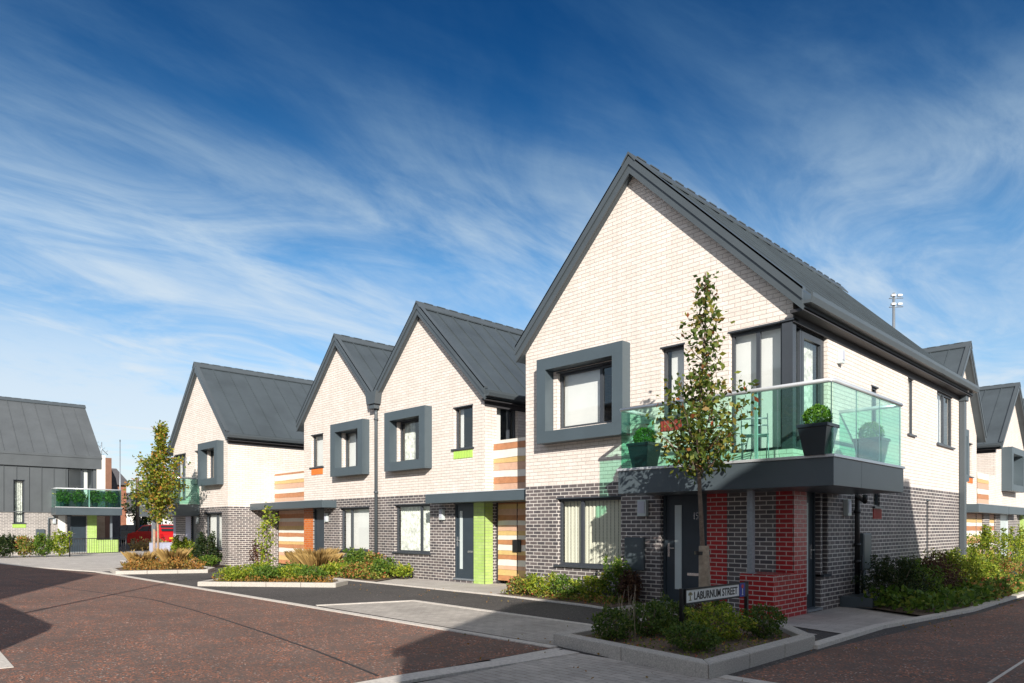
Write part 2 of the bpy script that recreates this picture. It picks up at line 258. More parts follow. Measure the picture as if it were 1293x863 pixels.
# ------------------------------------------------------------------ geometry helpers
ORG = {}
XF = [0.0, 0.0, 0]                                   # where the building being made stands and which way it faces
def W(p):
    x, y, z = p
    if XF[2] == 0: return Vector((XF[0]+x, XF[1]+y, z))
    if XF[2] == 1: return Vector((XF[0]-y, XF[1]+x, z))
    if XF[2] == 2: return Vector((XF[0]-x, XF[1]-y, z))
    return Vector((XF[0]+y, XF[1]-x, z))
def tag(o, label, cat, group=None):
    o['label'] = label; o['category'] = cat
    if group: o['group'] = group
    return o
def thing(name, label, cat, loc, group=None):
    o = bpy.data.objects.new(name, None); COL.objects.link(o); o.empty_display_size = 0.3
    w = W(loc); o.location = w; ORG[o] = w.copy(); tag(o, label, cat, group); return o
class MB:
    def __init__(s): s.v = []; s.f = []; s.m = []; s.sm = []
    def face(s, pts, mi=0, smooth=False):
        b = len(s.v); s.v += [tuple(p) for p in pts]; s.f.append(tuple(range(b, b+len(pts)))); s.m.append(mi); s.sm.append(smooth)
    def facen(s, pts, n, mi=0):
        a, b, c = Vector(pts[0]), Vector(pts[1]), Vector(pts[2])
        if (b-a).cross(c-a).dot(Vector(n)) < 0: pts = pts[::-1]
        s.face(pts, mi)
    def box(s, x0, x1, y0, y1, z0, z1, mi=0):
        x0, x1 = sorted((x0, x1)); y0, y1 = sorted((y0, y1)); z0, z1 = sorted((z0, z1))
        P = [(x0,y0,z0),(x1,y0,z0),(x1,y1,z0),(x0,y1,z0),(x0,y0,z1),(x1,y0,z1),(x1,y1,z1),(x0,y1,z1)]
        b = len(s.v); s.v += P
        for q in ((0,3,2,1),(4,5,6,7),(0,1,5,4),(1,2,6,5),(2,3,7,6),(3,0,4,7)): s.f.append(tuple(b+i for i in q)); s.m.append(mi); s.sm.append(False)
        return s
    def prism(s, poly, vec, mi=0):
        vec = Vector(vec); A = [Vector(p) for p in poly]; Bv = [p+vec for p in A]; n = len(A); b = len(s.v)
        s.v += [tuple(p) for p in A+Bv]
        nn = (A[1]-A[0]).cross(A[2]-A[0])
        up = nn.dot(vec) > 0
        s.f.append(tuple(b+i for i in (range(n-1, -1, -1) if up else range(n)))); s.m.append(mi); s.sm.append(False)
        s.f.append(tuple(b+n+i for i in (range(n) if up else range(n-1, -1, -1)))); s.m.append(mi); s.sm.append(False)
        for i in range(n):
            j = (i+1) % n; q = (b+i, b+j, b+n+j, b+n+i)
            s.f.append(q if up else q[::-1]); s.m.append(mi); s.sm.append(False)
        return s
    def tube(s, path, rad, n=8, cap=True, mi=0):
        path = [Vector(p) for p in path]; rr = rad if isinstance(rad, (list, tuple)) else [rad]*len(path)
        b = len(s.v); ref = None
        for i, p in enumerate(path):
            d = (path[min(i+1, len(path)-1)]-path[max(i-1, 0)]).normalized()
            if ref is None: ref = d.orthogonal().normalized()
            ref = (ref-d*ref.dot(d)).normalized(); q = d.cross(ref)
            for k in range(n):
                a = 2*math.pi*k/n; s.v.append(tuple(p+(ref*math.cos(a)+q*math.sin(a))*rr[i]))
        for i in range(len(path)-1):
            for k in range(n):
                s.f.append((b+i*n+k, b+i*n+(k+1) % n, b+(i+1)*n+(k+1) % n, b+(i+1)*n+k)); s.m.append(mi); s.sm.append(True)
        if cap:
            s.f.append(tuple(b+k for k in range(n-1, -1, -1))); s.m.append(mi); s.sm.append(False)
            s.f.append(tuple(b+(len(path)-1)*n+k for k in range(n))); s.m.append(mi); s.sm.append(False)
        return s
    def lathe(s, c, prof, n=16, mi=0):
        b = len(s.v)
        for r, z in prof:
            for k in range(n):
                a = 2*math.pi*k/n; s.v.append((c[0]+r*math.cos(a), c[1]+r*math.sin(a), c[2]+z))
        for i in range(len(prof)-1):
            for k in range(n): s.f.append((b+i*n+k, b+i*n+(k+1) % n, b+(i+1)*n+(k+1) % n, b+(i+1)*n+k)); s.m.append(mi); s.sm.append(True)
        return s
    def build(s, name, mats, parent=None, bevel=0, local=False, origin=None):
        if isinstance(mats, str): mats = [mats]
        if local: vw = [Vector(p) for p in s.v]
        else: vw = [W(p) for p in s.v]
        o0 = ORG[parent] if parent is not None else (Vector(origin) if origin is not None else Vector((0, 0, 0)))
        me = bpy.data.meshes.new(name)
        me.from_pydata([tuple(p-o0) for p in vw], [], s.f)
        for m in mats: me.materials.append(MT[m])
        me.polygons.foreach_set('material_index', s.m); me.polygons.foreach_set('use_smooth', s.sm)
        uv = me.uv_layers.new(name='UVMap')
        for p in me.polygons:
            n = p.normal; ax = max(range(3), key=lambda i: abs(n[i]))
            for li in p.loop_indices:
                w = vw[me.loops[li].vertex_index]
                uv.data[li].uv = (w.x, w.y) if ax == 2 else ((w.y, w.z) if ax == 0 else (w.x, w.z))
        me.update()
        o = bpy.data.objects.new(name, me); COL.objects.link(o)
        ORG[o] = o0
        if parent is not None: o.parent = parent
        else: o.location = o0
        if bevel:
            bv = o.modifiers.new('bevel', 'BEVEL'); bv.width = bevel; bv.segments = 2; bv.limit_method = 'ANGLE'; bv.angle_limit = R(40)
        return o
class Fr:                                            # a wall plane: u along the wall, v up, d outwards
    def __init__(s, ax, val, sign): s.ax, s.val, s.sg = ax, val, sign
    def P(s, u, v, d=0.0): return (u, s.val+s.sg*d, v) if s.ax == 'y' else (s.val+s.sg*d, u, v)
    def n(s): return (0, s.sg, 0) if s.ax == 'y' else (s.sg, 0, 0)
    def box(s, mb, u0, u1, v0, v1, d0, d1, mi=0):
        a, b = s.P(u0, v0, d0), s.P(u1, v1, d1); mb.box(a[0], b[0], a[1], b[1], a[2], b[2], mi)
def clip(poly, u0, u1, v0, v1):
    for ax, lim, keep in ((0, u0, 1), (0, u1, -1), (1, v0, 1), (1, v1, -1)):
        outp = []
        for i in range(len(poly)):
            a, b = poly[i], poly[(i+1) % len(poly)]
            ia = (a[ax]-lim)*keep >= -1e-9; ib = (b[ax]-lim)*keep >= -1e-9
            if ia: outp.append(a)
            if ia != ib:
                t = (lim-a[ax])/(b[ax]-a[ax]); outp.append((a[0]+(b[0]-a[0])*t, a[1]+(b[1]-a[1])*t))
        poly = outp
        if len(poly) < 3: return []
    return poly
def wall(mb, F, outline, holes=(), reveal=0.11, mi=0):
    us = sorted({round(p[0], 4) for p in outline} | {round(h[i], 4) for h in holes for i in (0, 1)})
    vs = sorted({round(p[1], 4) for p in outline} | {round(h[i], 4) for h in holes for i in (2, 3)})
    for i in range(len(us)-1):
        for j in range(len(vs)-1):
            uc, vc = (us[i]+us[i+1])/2, (vs[j]+vs[j+1])/2
            if any(h[0] < uc < h[1] and h[2] < vc < h[3] for h in holes): continue
            c = clip(list(outline), us[i], us[i+1], vs[j], vs[j+1])
            if len(c) >= 3: mb.facen([F.P(u, v) for u, v in c], F.n(), mi)
    n = Vector(F.n())
    for h in holes:
        u0, u1, v0, v1 = h[:4]
        C = ((u0+u1)/2, (v0+v1)/2)
        for (a, b) in (((u0, v0), (u1, v0)), ((u1, v0), (u1, v1)), ((u1, v1), (u0, v1)), ((u0, v1), (u0, v0))):
            if a[0] == b[0] and (abs(a[0]-us[0]) < 1e-6 or abs(a[0]-us[-1]) < 1e-6): continue
            pts = [F.P(*a), F.P(*b), F.P(*b, -reveal), F.P(*a, -reveal)]
            mid = ((a[0]+b[0])/2, (a[1]+b[1])/2)
            nn = Vector(F.P(*C))-Vector(F.P(*mid)); mb.facen(pts, nn, mi)
def window(parent, F, u0, u1, v0, v1, mull=(), depth=0.09, blind='blind', sill=True, name='window', fw=0.055, bu=None, bar=None):
    fr = MB()
    F.box(fr, u0, u1, v0, v0+fw, -depth-0.05, -depth); F.box(fr, u0, u1, v1-fw, v1, -depth-0.05, -depth)
    F.box(fr, u0, u0+fw, v0+fw, v1-fw, -depth-0.05, -depth); F.box(fr, u1-fw, u1, v0+fw, v1-fw, -depth-0.05, -depth)
    for m in mull: F.box(fr, m-fw*0.6, m+fw*0.6, v0+fw, v1-fw, -depth-0.048, -depth+0.004)
    F.box(fr, u0-0.02, u1+0.02, v1-0.004, v1+0.022, -depth, 0.012)       # lintel drip
    if bar: F.box(fr, u0+fw, u1-fw, bar-0.03, bar+0.03, -depth-0.046, -depth+0.003)
    o = fr.build(name, 'frame', parent)
    g = MB(); g.facen([F.P(u0+fw, v0+fw, -depth-0.03), F.P(u1-fw, v0+fw, -depth-0.03), F.P(u1-fw, v1-fw, -depth-0.03), F.P(u0+fw, v1-fw, -depth-0.03)], F.n())
    g.build('pane', 'glass', o)
    if sill:
        s = MB(); F.box(s, u0-0.06, u1+0.06, v0-0.035, v0+0.004, -depth, 0.05); s.build('sill', 'frame', o)
    if blind:
        b = MB(); nseg = max(6, int((u1-u0)/0.05))
        ua, ub = bu if bu else (u0+0.03, u1-0.03)
        for i in range(nseg):
            a, c = ua+(ub-ua)*i/nseg, ua+(ub-ua)*(i+1)/nseg
            k = 0.0 if blind == 'blind' else (0.02 if blind == 'cream' else 0.055)
            da, dc = -depth-0.12-k*(i % 2), -depth-0.12-k*((i+1) % 2)
            if blind == 'cream': dc = da-0.0; 
            b.facen([F.P(a, v0+0.02, da), F.P(c-(0.006 if blind == 'cream' else 0), v0+0.02, dc-(0.015 if blind == 'cream' else 0)), F.P(c-(0.006 if blind == 'cream' else 0), v1, dc-(0.015 if blind == 'cream' else 0)), F.P(a, v1, da)], F.n())
        b.build('curtain' if blind == 'net' else 'blind', blind, o)
    return o
def ribpanel(parent, F, u0, u1, v0, v1, mat):
    b = MB(); F.box(b, u0, u1, v0, v1, -0.02, 0.008); n = max(3, int((u1-u0)/0.06))
    for i in range(n):
        u = u0+(u1-u0)*(i+0.5)/n; F.box(b, u-0.012, u+0.012, v0+0.01, v1-0.01, 0.008, 0.022)
    return b.build('sill_panel', mat, parent)
def boxwin(parent, F, u0, u1, v0, v1, p, t, wu0, wu1, wv0, wv1, mull, blind='blind', bu=None):
    b = MB()                                          # outer face is one ring with real depth
    F.box(b, u0, u1, v1-t, v1, 0, p); F.box(b, u0, u1, v0, v0+t, 0, p)
    F.box(b, u0, u0+t, v0+t, v1-t, 0, p); F.box(b, u1-t, u1, v0+t, v1-t, 0, p)
    F.box(b, u0+t, u1-t, v1-t-0.012, v1-t, -0.12, 0.001); F.box(b, u0+t, u1-t, v0+t, v0+t+0.012, -0.12, 0.001)
    F.box(b, u0+t, u0+t+0.012, v0+t, v1-t, -0.12, 0.001); F.box(b, u1-t-0.012, u1-t, v0+t, v1-t, -0.12, 0.001)
    for (a, c) in ((u0+t, u1-t),):                    # panel joints in the metal
        F.box(b, a-0.004, a+0.004, v0+t*0.02, v1-0.002, p, p+0.003); F.box(b, c-0.004, c+0.004, v0+0.002, v1-0.002, p, p+0.003)
    o = b.build('window_box', 'boxm', parent, bevel=0.006)
    window(o, F, wu0, wu1, wv0, wv1, mull, depth=0.09, blind=blind, sill=False, bu=bu)
    return o
def door(parent, F, u0, u1, v0, v1, depth=0.12, glz=None, handle_u=None, slot=None, mat='door'):
    b = MB(); fw = 0.05
    F.box(b, u0, u0+fw, v0, v1, -depth-0.06, -depth+0.03); F.box(b, u1-fw, u1, v0, v1, -depth-0.06, -depth+0.03); F.box(b, u0+fw, u1-fw, v1-fw, v1, -depth-0.06, -depth+0.03)
    F.box(b, u0+fw, u1-fw, v0+0.02, v1-fw, -depth-0.05, -depth)
    o = b.build('door', mat, parent, bevel=0.004)
    if glz:
        g = MB(); F.box(g, glz[0], glz[1], glz[2], glz[3], -depth, -depth+0.012); F2 = g.build('glazed_strip', 'wgrey', o)
    if handle_u is not None:
        h = MB(); F.box(h, handle_u-0.02, handle_u+0.02, v0+0.85, v0+1.10, -depth, -depth+0.015); F.box(h, handle_u, handle_u+0.12, v0+1.0, v0+1.02, -depth+0.015, -depth+0.05)
        h.build('handle', 'chrome', o)
    if slot:
        h = MB(); F.box(h, slot[0], slot[1], slot[2], slot[2]+0.05, -depth, -depth+0.015); h.build('letter_plate', 'chrome', o)
    t = MB(); F.box(t, u0-0.02, u1+0.02, v0-0.01, v0+0.03, -depth-0.06, 0.03); t.build('threshold', 'steel', o)
    return o
def roof(parent, xl, xa, xr, zl, za, zr, y0, y1, ovf=0.25, ovl=0.28, ovr=0.28, th=0.20, seam=0.6, gut=(False, True), mat='zinc', barge=True):
    sl, sr = (za-zl)/(xa-xl), (za-zr)/(xr-xa)
    XL, XR = xl-ovl, xr+ovr; ZL, ZR = zl-ovl*sl, zr-ovr*sr
    Y0, Y1 = y0-ovf, y1+0.25
    rf = MB()
    tl, tr = th*math.sqrt(1+sl*sl), th*math.sqrt(1+sr*sr); tt = max(tl, tr)
    prof = [(XL, Y0, ZL), (xa, Y0, za), (xa, Y0, za+tt), (XL, Y0, ZL+tl)]
    rf.prism(prof, (0, Y1-Y0, 0)); rf.prism([(xa, Y0, za), (XR, Y0, ZR), (XR, Y0, ZR+tr), (xa, Y0, za+tt)], (0, Y1-Y0, 0))
    n = int((Y1-Y0)/seam)
    for i in range(1, n):
        y = Y0+(Y1-Y0)*i/n
        for (xe, ze, tz) in ((XL, ZL, tl), (XR, ZR, tr)):
            rf.prism([(xe, y-0.014, ze+tz), (xa, y-0.014, za+tt), (xa, y-0.014, za+tt+0.035), (xe, y-0.014, ze+tz+0.035)], (0, 0.028, 0))
    ro = rf.build('roof', mat, parent)
    if barge:
        b = MB()
        for (xe, ze, tz, s) in ((XL, ZL, tl, 1), (XR, ZR, tr, -1)):
            b.prism([(xe, Y0, ze-0.02), (xa, Y0, za-0.02), (xa, Y0, za+tt+0.03), (xe, Y0, ze+tz+0.03)], (0, -0.03, 0))
            b.prism([(xe-s*0.0, Y0-0.03, ze+tz*0.55), (xa, Y0-0.03, za+tt*0.55), (xa, Y0-0.03, za+tt+0.07), (xe, Y0-0.03, ze+tz+0.07)], (0, -0.025, 0))
            b.prism([(xe, Y0-0.055, ze+tz+0.03), (xa, Y0-0.055, za+tt+0.03), (xa, Y0-0.055, za+tt+0.075), (xe, Y0-0.055, ze+tz+0.075)], (0, 0.14, 0))
        b.build('bargeboard', 'trim', ro)
    r = MB(); zt = za+tt
    r.prism([(xa-0.16, Y0-0.07, zt-0.16*sl+0.07), (xa, Y0-0.07, zt+0.11), (xa+0.16, Y0-0.07, zt-0.16*sr+0.07), (xa+0.15, Y0-0.07, zt-0.15*sr+0.03), (xa, Y0-0.07, zt+0.06), (xa-0.15, Y0-0.07, zt-0.15*sl+0.03)], (0, Y1-Y0+0.1, 0))
    for i in range(int((Y1-Y0)/0.45)):
        y = Y0+0.2+i*0.45; r.box(xa-0.03, xa+0.03, y, y+0.30, zt+0.09, zt+0.112)
    r.build('ridge_cap', 'trim', ro)
    for side, on in zip((0, 1), gut):
        if not on: continue
        xe, ze, tz, s = (XL, ZL, tl, -1) if side == 0 else (XR, ZR, tr, 1)
        g = MB()
        pr = [(xe-s*0.02, Y0, ze+tz*0.30), (xe+s*0.12, Y0, ze+tz*0.30), (xe+s*0.15, Y0, ze+tz*0.62), (xe+s*0.15, Y0, ze+tz*0.86), (xe+s*0.12, Y0, ze+tz*0.86), (xe+s*0.11, Y0, ze+tz*0.48), (xe-s*0.02, Y0, ze+tz*0.48)]
        g.prism(pr, (0, Y1-Y0, 0)); g.build('gutter', 'trim', ro)
        so = MB(); xw = xl if side == 0 else xr
        so.box(min(xe, xw), max(xe, xw), Y0+0.02, Y1-0.02, ze-0.02, ze+0.03); so.box(xw, xw+s*0.02, y0, y1, ze-0.14, ze-0.02) ; so.build('soffit', 'soffit', ro)
    return ro
def boards(mb, F, u0, u1, v0, v1, seq, d=0.03, h=0.115, split=None):
    v = v0; i = 0
    while v < v1-0.02:
        hh = min(h*seq[i % len(seq)][1], v1-v); mi = seq[i % len(seq)][0]
        w = 0.010
        ns = max(2, int((u1-u0)/0.35)); rr = random.Random(i*7+int(abs(u0)*10))
        offs = [rr.uniform(-w, w) for _ in range(ns+1)]
        for k in range(ns):
            a, c = u0+(u1-u0)*k/ns, u0+(u1-u0)*(k+1)/ns
            if split and a < split < c: pass
            t0, t1 = offs[k], offs[k+1]
            lo0 = v if i == 0 else v+t0; lo1 = v if i == 0 else v+t1
            mb.facen([F.P(a, lo0, d+0.012), F.P(c, lo1, d+0.012), F.P(c, v+hh+0.012, d), F.P(a, v+hh+0.012, d)], F.n(), mi)
            mb.facen([F.P(a, lo0, d+0.012), F.P(c, lo1, d+0.012), F.P(c, lo1+0.001, d-0.02), F.P(a, lo0+0.001, d-0.02)], (0, 0, -1), mi)
        v += hh; i += 1
    F.box(mb, u0, u1, v0, v1, d-0.06, d-0.012, 0)
SEQ_D = [(1, 1.1), (2, 1.3), (3, .9), (0, 1.3), (1, 1), (2, .9), (0, 1.3), (1, 1.1), (0, .9), (2, 1), (3, 1.2), (0, 1), (1, 1.2), (3, 1.3), (2, 1)]
SEQ_P = [(3, 1.5), (1, 1.3), (0, 1.4), (3, 1.6), (2, 1.0), (0, 1.7), (1, 1.4), (0, 2.2)]
WB = ['w1', 'w2', 'w3', 'w4']
def walllamp(parent, F, u, v, w=0.16, h=0.3):
    b = MB(); F.box(b, u-w/2, u+w/2, v, v+h, 0, 0.09); o = b.build('wall_lamp', 'wgrey', parent, bevel=0.01)
    c = MB(); F.box(c, u-w/2+0.02, u+w/2-0.03, v+0.06, v+h-0.03, 0.09, 0.10); c.build('lens', 'lampdiff', o)
def meterbox(parent, F, u0, u1, v0, v1):
    b = MB(); F.box(b, u0, u1, v0, v1, 0, 0.07); o = b.build('meter_box', 'navy', parent, bevel=0.01)
    c = MB(); F.box(c, u0+0.03, u1-0.03, v0+0.03, v1-0.03, 0.07, 0.078); c.build('lid', 'navy', o, bevel=0.004)
def interior(parent, x0, x1, y0, y1, z):
    b = MB(); b.box(x0+0.15, x1-0.15, y0+0.2, y1-0.2, z-0.1, z); b.build('upper_floor', 'floor', parent)
def downpipe(parent, x, y, z0, z1, r=0.04, top=None, mat='trim', foot=True):
    path = ([] if top is None else [top, (top[0], top[1], top[2]-0.12)]) + [(x, y, z1), (x, y, z1-0.15), (x, y, z0)]
    b = MB(); b.tube(path, r, 10)
    for z in (z0+0.6, (z0+z1)/2, z1-0.3): b.tube([(x, y, z-0.03), (x, y, z+0.03)], r*1.35, 10)
    return b.build('downpipe', mat, parent)

def balcony(parent, xl, xr, yf, yb, ywf, xw, z0, z1, zr, posts, side=1, cant=None, splits_f=(), splits_s=()):
    """deck wraps the corner: front run xl..xr at yf, side run to yb; wall planes y=ywf, x=xw (side=+1: corner at right)"""
    b = MB(); s = side
    xe, xo = (xr, xl) if s > 0 else (xl, xr)              # xe: the end beyond the corner
    e = 0.05
    x0, x1 = min(xl, xr)-0.03, max(xl, xr)+0.03
    b.box(x0, x1, yf-e, ywf-0.003, z0, z1-0.03)
    if s > 0: b.box(xw+0.003, x1, ywf-0.003, yb+0.03, z0, z1-0.03)
    else: b.box(x0, xw-0.003, ywf-0.003, yb+0.03, z0, z1-0.03)
    fas = b.build('balcony_fascia', 'navy', parent, bevel=0.006)
    c = MB(); c.box(x0-0.02, x1+0.02, yf-e-0.02, yf-e+0.10, z1-0.03, z1+0.012)
    if s > 0: c.box(x1-0.10, x1+0.02, yf-e+0.10, yb+0.05, z1-0.03, z1+0.012)
    else: c.box(x0-0.02, x0+0.10, yf-e+0.10, yb+0.05, z1-0.03, z1+0.012)
    c.build('edge_trim', 'alu', fas, bevel=0.004)
    d = MB(); d.box(x0+0.08, x1-0.08, yf-e+0.10, ywf-0.01, z1-0.03, z1-0.005); d.build('deck', 'deck', fas)
    g = MB(); gx = x1-0.03 if s > 0 else x0+0.03; go = x0+0.03 if s > 0 else x1-0.03
    zt = zr-0.03; t = 0.006
    ed = [go]+list(splits_f)+[gx]
    for i in range(len(ed)-1):
        a, c2 = sorted((ed[i], ed[i+1])); g.box(a+0.006, c2-0.006, yf-t, yf+t, z1+0.015, zt)
    ed = [yf]+list(splits_s)+[yb]
    for i in range(len(ed)-1): g.box(gx-t, gx+t, ed[i]+0.012, ed[i+1]-0.006, z1+0.015, zt)
    g.box(go-t, go+t, yf+0.012, ywf-0.01, z1+0.015, zt)
    wx = xw+s*0.01
    g.box(min(wx, gx-s*t*2), max(wx, gx-s*t*2), yb-t, yb+t, z1+0.015, zt)
    bal = g.build('glass_balustrade', 'gglass', parent)
    h = MB(); rr = 0.034
    h.tube([(go, ywf-0.01, zr), (go, yf+0.0, zr)], rr, 10)
    h.tube([(go, yf, zr), (gx-s*0.05, yf, zr), (gx, yf+0.05, zr), (gx, yb, zr)], rr, 10)
    h.tube([(gx, yb, zr), (xw, yb, zr)], rr, 10)
    h.build('handrail', 'alu', bal)
    for px in posts:
        p = MB(); p.box(px-0.022, px+0.022, yf+0.012, yf+0.05, z1, zr-0.01); p.build('post', 'alu', bal)
    for sy in [yf]+list(splits_s)+[yb]: p = MB(); p.box(gx-s*0.02-0.006, gx-s*0.02+0.006, sy-0.006, sy+0.006, z1, zr-0.02); p.build('clamp_rod', 'steel', bal)
    return fas
def canopy(parent, x0, x1, yf, yb, z0, z1):
    b = MB(); b.box(x0, x1, yf, yb, z0, z1); o = b.build('canopy', 'boxm', parent, bevel=0.006)
    c = MB(); c.box(x0-0.012, x1+0.012, yf-0.012, yf+0.05, z1, z1+0.02); c.build('edge_trim', 'alu', o)
    return o

# ------------------------------------------------------------------ plants
def leaves(pts, size, asp=0.55, up=0.3, rng=None, var=0.35):
    """pts Nx3 -> verts/faces of bent rhombic leaves"""
    n = len(pts); rng = rng or np.random
    d = rng.normal(size=(n, 3)); d[:, 2] += up; d /= np.linalg.norm(d, axis=1)[:, None]
    r = rng.normal(size=(n, 3)); w = np.cross(d, r); w /= np.linalg.norm(w, axis=1)[:, None]
    nn = np.cross(d, w)
    s = size*(1+rng.uniform(-var, var, n))[:, None]
    a = pts; b = pts+d*s*0.5+w*s*asp*0.5-nn*s*0.08; c = pts+d*s-nn*s*0.15; e = pts+d*s*0.5-w*s*asp*0.5-nn*s*0.08
    V = np.stack([a, b, c, e], 1).reshape(-1, 3)
    return V
def np_mesh(name, V, mat, parent=None, org=None, k=4, smooth=False):
    n = len(V)//k
    o0 = np.array(ORG[parent]) if parent is not None else np.array(org if org is not None else (0, 0, 0))
    me = bpy.data.meshes.new(name); me.vertices.add(len(V)); me.vertices.foreach_set('co', (V-o0).astype(np.float32).ravel())
    me.loops.add(n*k); me.loops.foreach_set('vertex_index', np.arange(n*k, dtype=np.int32))
    me.polygons.add(n); me.polygons.foreach_set('loop_start', np.arange(0, n*k, k, dtype=np.int32))
    me.materials.append(MT[mat]); me.update(calc_edges=True)
    o = bpy.data.objects.new(name, me); COL.objects.link(o); ORG[o] = Vector(o0)
    if parent is not None: o.parent = parent
    else: o.location = Vector(o0)
    return o
def blob_pts(c, r, n, rng, lump=0.28, shell=0.55, flat=0.0):
    """points in a lumpy ellipsoid volume, denser near the skin"""
    d = rng.normal(size=(n, 3)); d /= np.linalg.norm(d, axis=1)[:, None]
    ph = rng.uniform(0, 6.28, 6); k = rng.uniform(2, 5, (6, 3))
    l = sum(np.sin(d@k[i]*1.6+ph[i]) for i in range(6))/6
    rad = (shell+(1-shell)*rng.uniform(0, 1, n)**0.6)*(1+lump*l*2)
    p = d*rad[:, None]*np.array(r)+np.array(c)
    return p
def shrub(name, label, cat, x, y, rx, ry, h, n, size, mat, group=None, seed=1, stems=6, z0=0.08, lump=0.28, asp=0.55, up=0.3, spikes=0, stemcol='bark'):
    rng = np.random.RandomState(seed)
    t = thing(name, label, cat, (x, y, z0), group)
    p = blob_pts((x, y, z0+h*0.5), (rx, ry, h*0.5), n, rng, lump)
    p[:, 2] = np.maximum(p[:, 2], z0+0.01)
    if spikes:
        for i in range(spikes):
            a = rng.uniform(0, 6.28); rr = rng.uniform(0, 0.8); bx, by = x+math.cos(a)*rx*rr, y+math.sin(a)*ry*rr
            top = z0+h*rng.uniform(0.95, 1.25); m = int(n/spikes*0.35); tt = rng.uniform(0.5, 1, m)
            q = np.stack([bx+rng.normal(0, 0.03, m)+(bx-x)*0.25*tt, by+rng.normal(0, 0.03, m)+(by-y)*0.25*tt, z0+(top-z0)*tt], 1); p = np.vstack([p, q])
    np_mesh('foliage', leaves(p, size, asp, up, rng), mat, t)
    s = MB()
    for i in range(stems):
        a = rng.uniform(0, 6.28); rr = rng.uniform(0.2, 0.75)
        s.tube([(x+0.03*math.cos(a), y+0.03*math.sin(a), z0-0.05), (x+rx*rr*0.5*math.cos(a), y+ry*rr*0.5*math.sin(a), z0+h*0.4), (x+rx*rr*math.cos(a), y+ry*rr*math.sin(a), z0+h*0.85)], [0.012, 0.008, 0.004], 5)
    s.build('stems', stemcol, t, local=True)
    return t
def cover(name, label, cat, poly, n, size, mat, h=0.12, seed=3, z0=0.09, blade=False, kind='stuff', up=0.5, hvar=0.5):
    rng = np.random.RandomState(seed)
    A = np.array(poly); mn, mx = A.min(0), A.max(0); P = []
    while len(P) < n:
        q = rng.uniform(mn, mx, (n, 2))
        for x, y in q:
            ins = False; j = len(poly)-1
            for i in range(len(poly)):
                (xi, yi), (xj, yj) = poly[i], poly[j]
                if (yi > y) != (yj > y) and x < (xj-xi)*(y-yi)/(yj-yi)+xi: ins = not ins
                j = i
            if ins: P.append((x, y))
            if len(P) >= n: break
    P = np.array(P); hump = 0.5+0.5*np.sin(P[:, 0]*3.1+1)*np.sin(P[:, 1]*4.3+2)
    if blade: V = blades(P, z0, h, size, rng)
    else:
        z = z0+rng.uniform(0, 1, n)*h*(0.4+hump*hvar*1.6); V = leaves(np.column_stack([P, z]), size, 0.6, up, rng)
    o = np_mesh(name, V, mat, None, (float(A[:, 0].mean()), float(A[:, 1].mean()), z0))
    tag(o, label, cat)
    if kind: o['kind'] = kind
    return o
def blades(P, z0, h, w, rng, lean=0.5, outw=None):
    n = len(P); a = rng.uniform(0, 6.28, n); d = np.column_stack([np.cos(a), np.sin(a)])
    if outw is not None: d = d*0.5+outw
    hh = h*rng.uniform(0.4, 1.15, n); ww = w*0.5
    b = np.column_stack([P, np.full(n, z0)]); side = np.column_stack([-d[:, 1], d[:, 0], np.zeros(n)])*ww
    mid = b+np.column_stack([d*(hh*lean*0.35)[:, None], hh*0.6]); tip = b+np.column_stack([d*(hh*lean)[:, None], hh])
    return np.stack([b-side, b+side, mid+side*0.8, tip], 1).reshape(-1, 3)
def grasstuft(label, x, y, r, h, n, mat='l_straw', group=None, seed=1, z0=0.09, w=0.012):
    rng = np.random.RandomState(seed); t = thing('ornamental_grass', label, 'grass clump', (x, y, z0), group)
    a = rng.uniform(0, 6.28, n); rr = r*0.45*np.sqrt(rng.uniform(0, 1, n)); o = np.column_stack([np.cos(a), np.sin(a)])
    V = blades(np.column_stack([x+o[:, 0]*rr, y+o[:, 1]*rr]), z0, h, w, rng, lean=r/h*0.8, outw=o*0.8)
    np_mesh('blades', V, mat, t); return t
def tree(name, label, x, y, lean, H, z_cr, prof, nl, size, mat, bark, r0, seed, group=None, nb=34, fpow=1.0):
    rng = np.random.RandomState(seed); t = thing(name, label, 'tree', (x, y, 0), group)
    def ax(z): s = z/H; return np.array((x+lean[0]*s+0.03*math.sin(s*9), y+lean[1]*s+0.03*math.sin(s*7+1), z))
    tr = MB(); zs = np.linspace(0, H, 14); tr.tube([ax(z) for z in zs], [r0*(1-0.88*(z/H)**0.8)+0.004 for z in zs], 9)
    P = []
    for i in range(nb):
        f = (i/(nb-1))**fpow; zb = z_cr+(H-z_cr)*f*0.97; pr = np.interp(f, *zip(*prof)); a = i*2.4+rng.uniform(-.4, .4)
        L_ = pr*rng.uniform(0.55, 1.05); b = ax(zb-0.10*L_); rise = rng.uniform(0.35, 0.8)*L_
        e = ax(zb)+np.array((math.cos(a)*L_, math.sin(a)*L_, rise)); m = (b+e)/2+np.array((math.cos(a)*L_*.12, math.sin(a)*L_*.12, -0.05*L_))
        tr.tube([b, m, e], [0.016*(1-f*.6), 0.010*(1-f*.6), 0.003], 5, cap=False)
        k = max(10, int(nl/nb*(0.28+1.0*pr/max(q[1] for q in prof))))
        # clumps of leaves along the branch
        for c in range(5):
            s_ = rng.uniform(0.25, 1.08); cc = b+(e-b)*s_+rng.normal(0, 0.05+0.05*pr, 3)
            P.append(cc+rng.normal(0, 1, (k//5, 3))*np.array((0.045+0.075*pr, 0.045+0.075*pr, 0.05+0.05*pr)))
    P = np.vstack(P)
    tr.build('trunk', bark, t, local=True); np_mesh('crown', leaves(P, size, 0.6, -0.25, rng), mat, t)
    return t

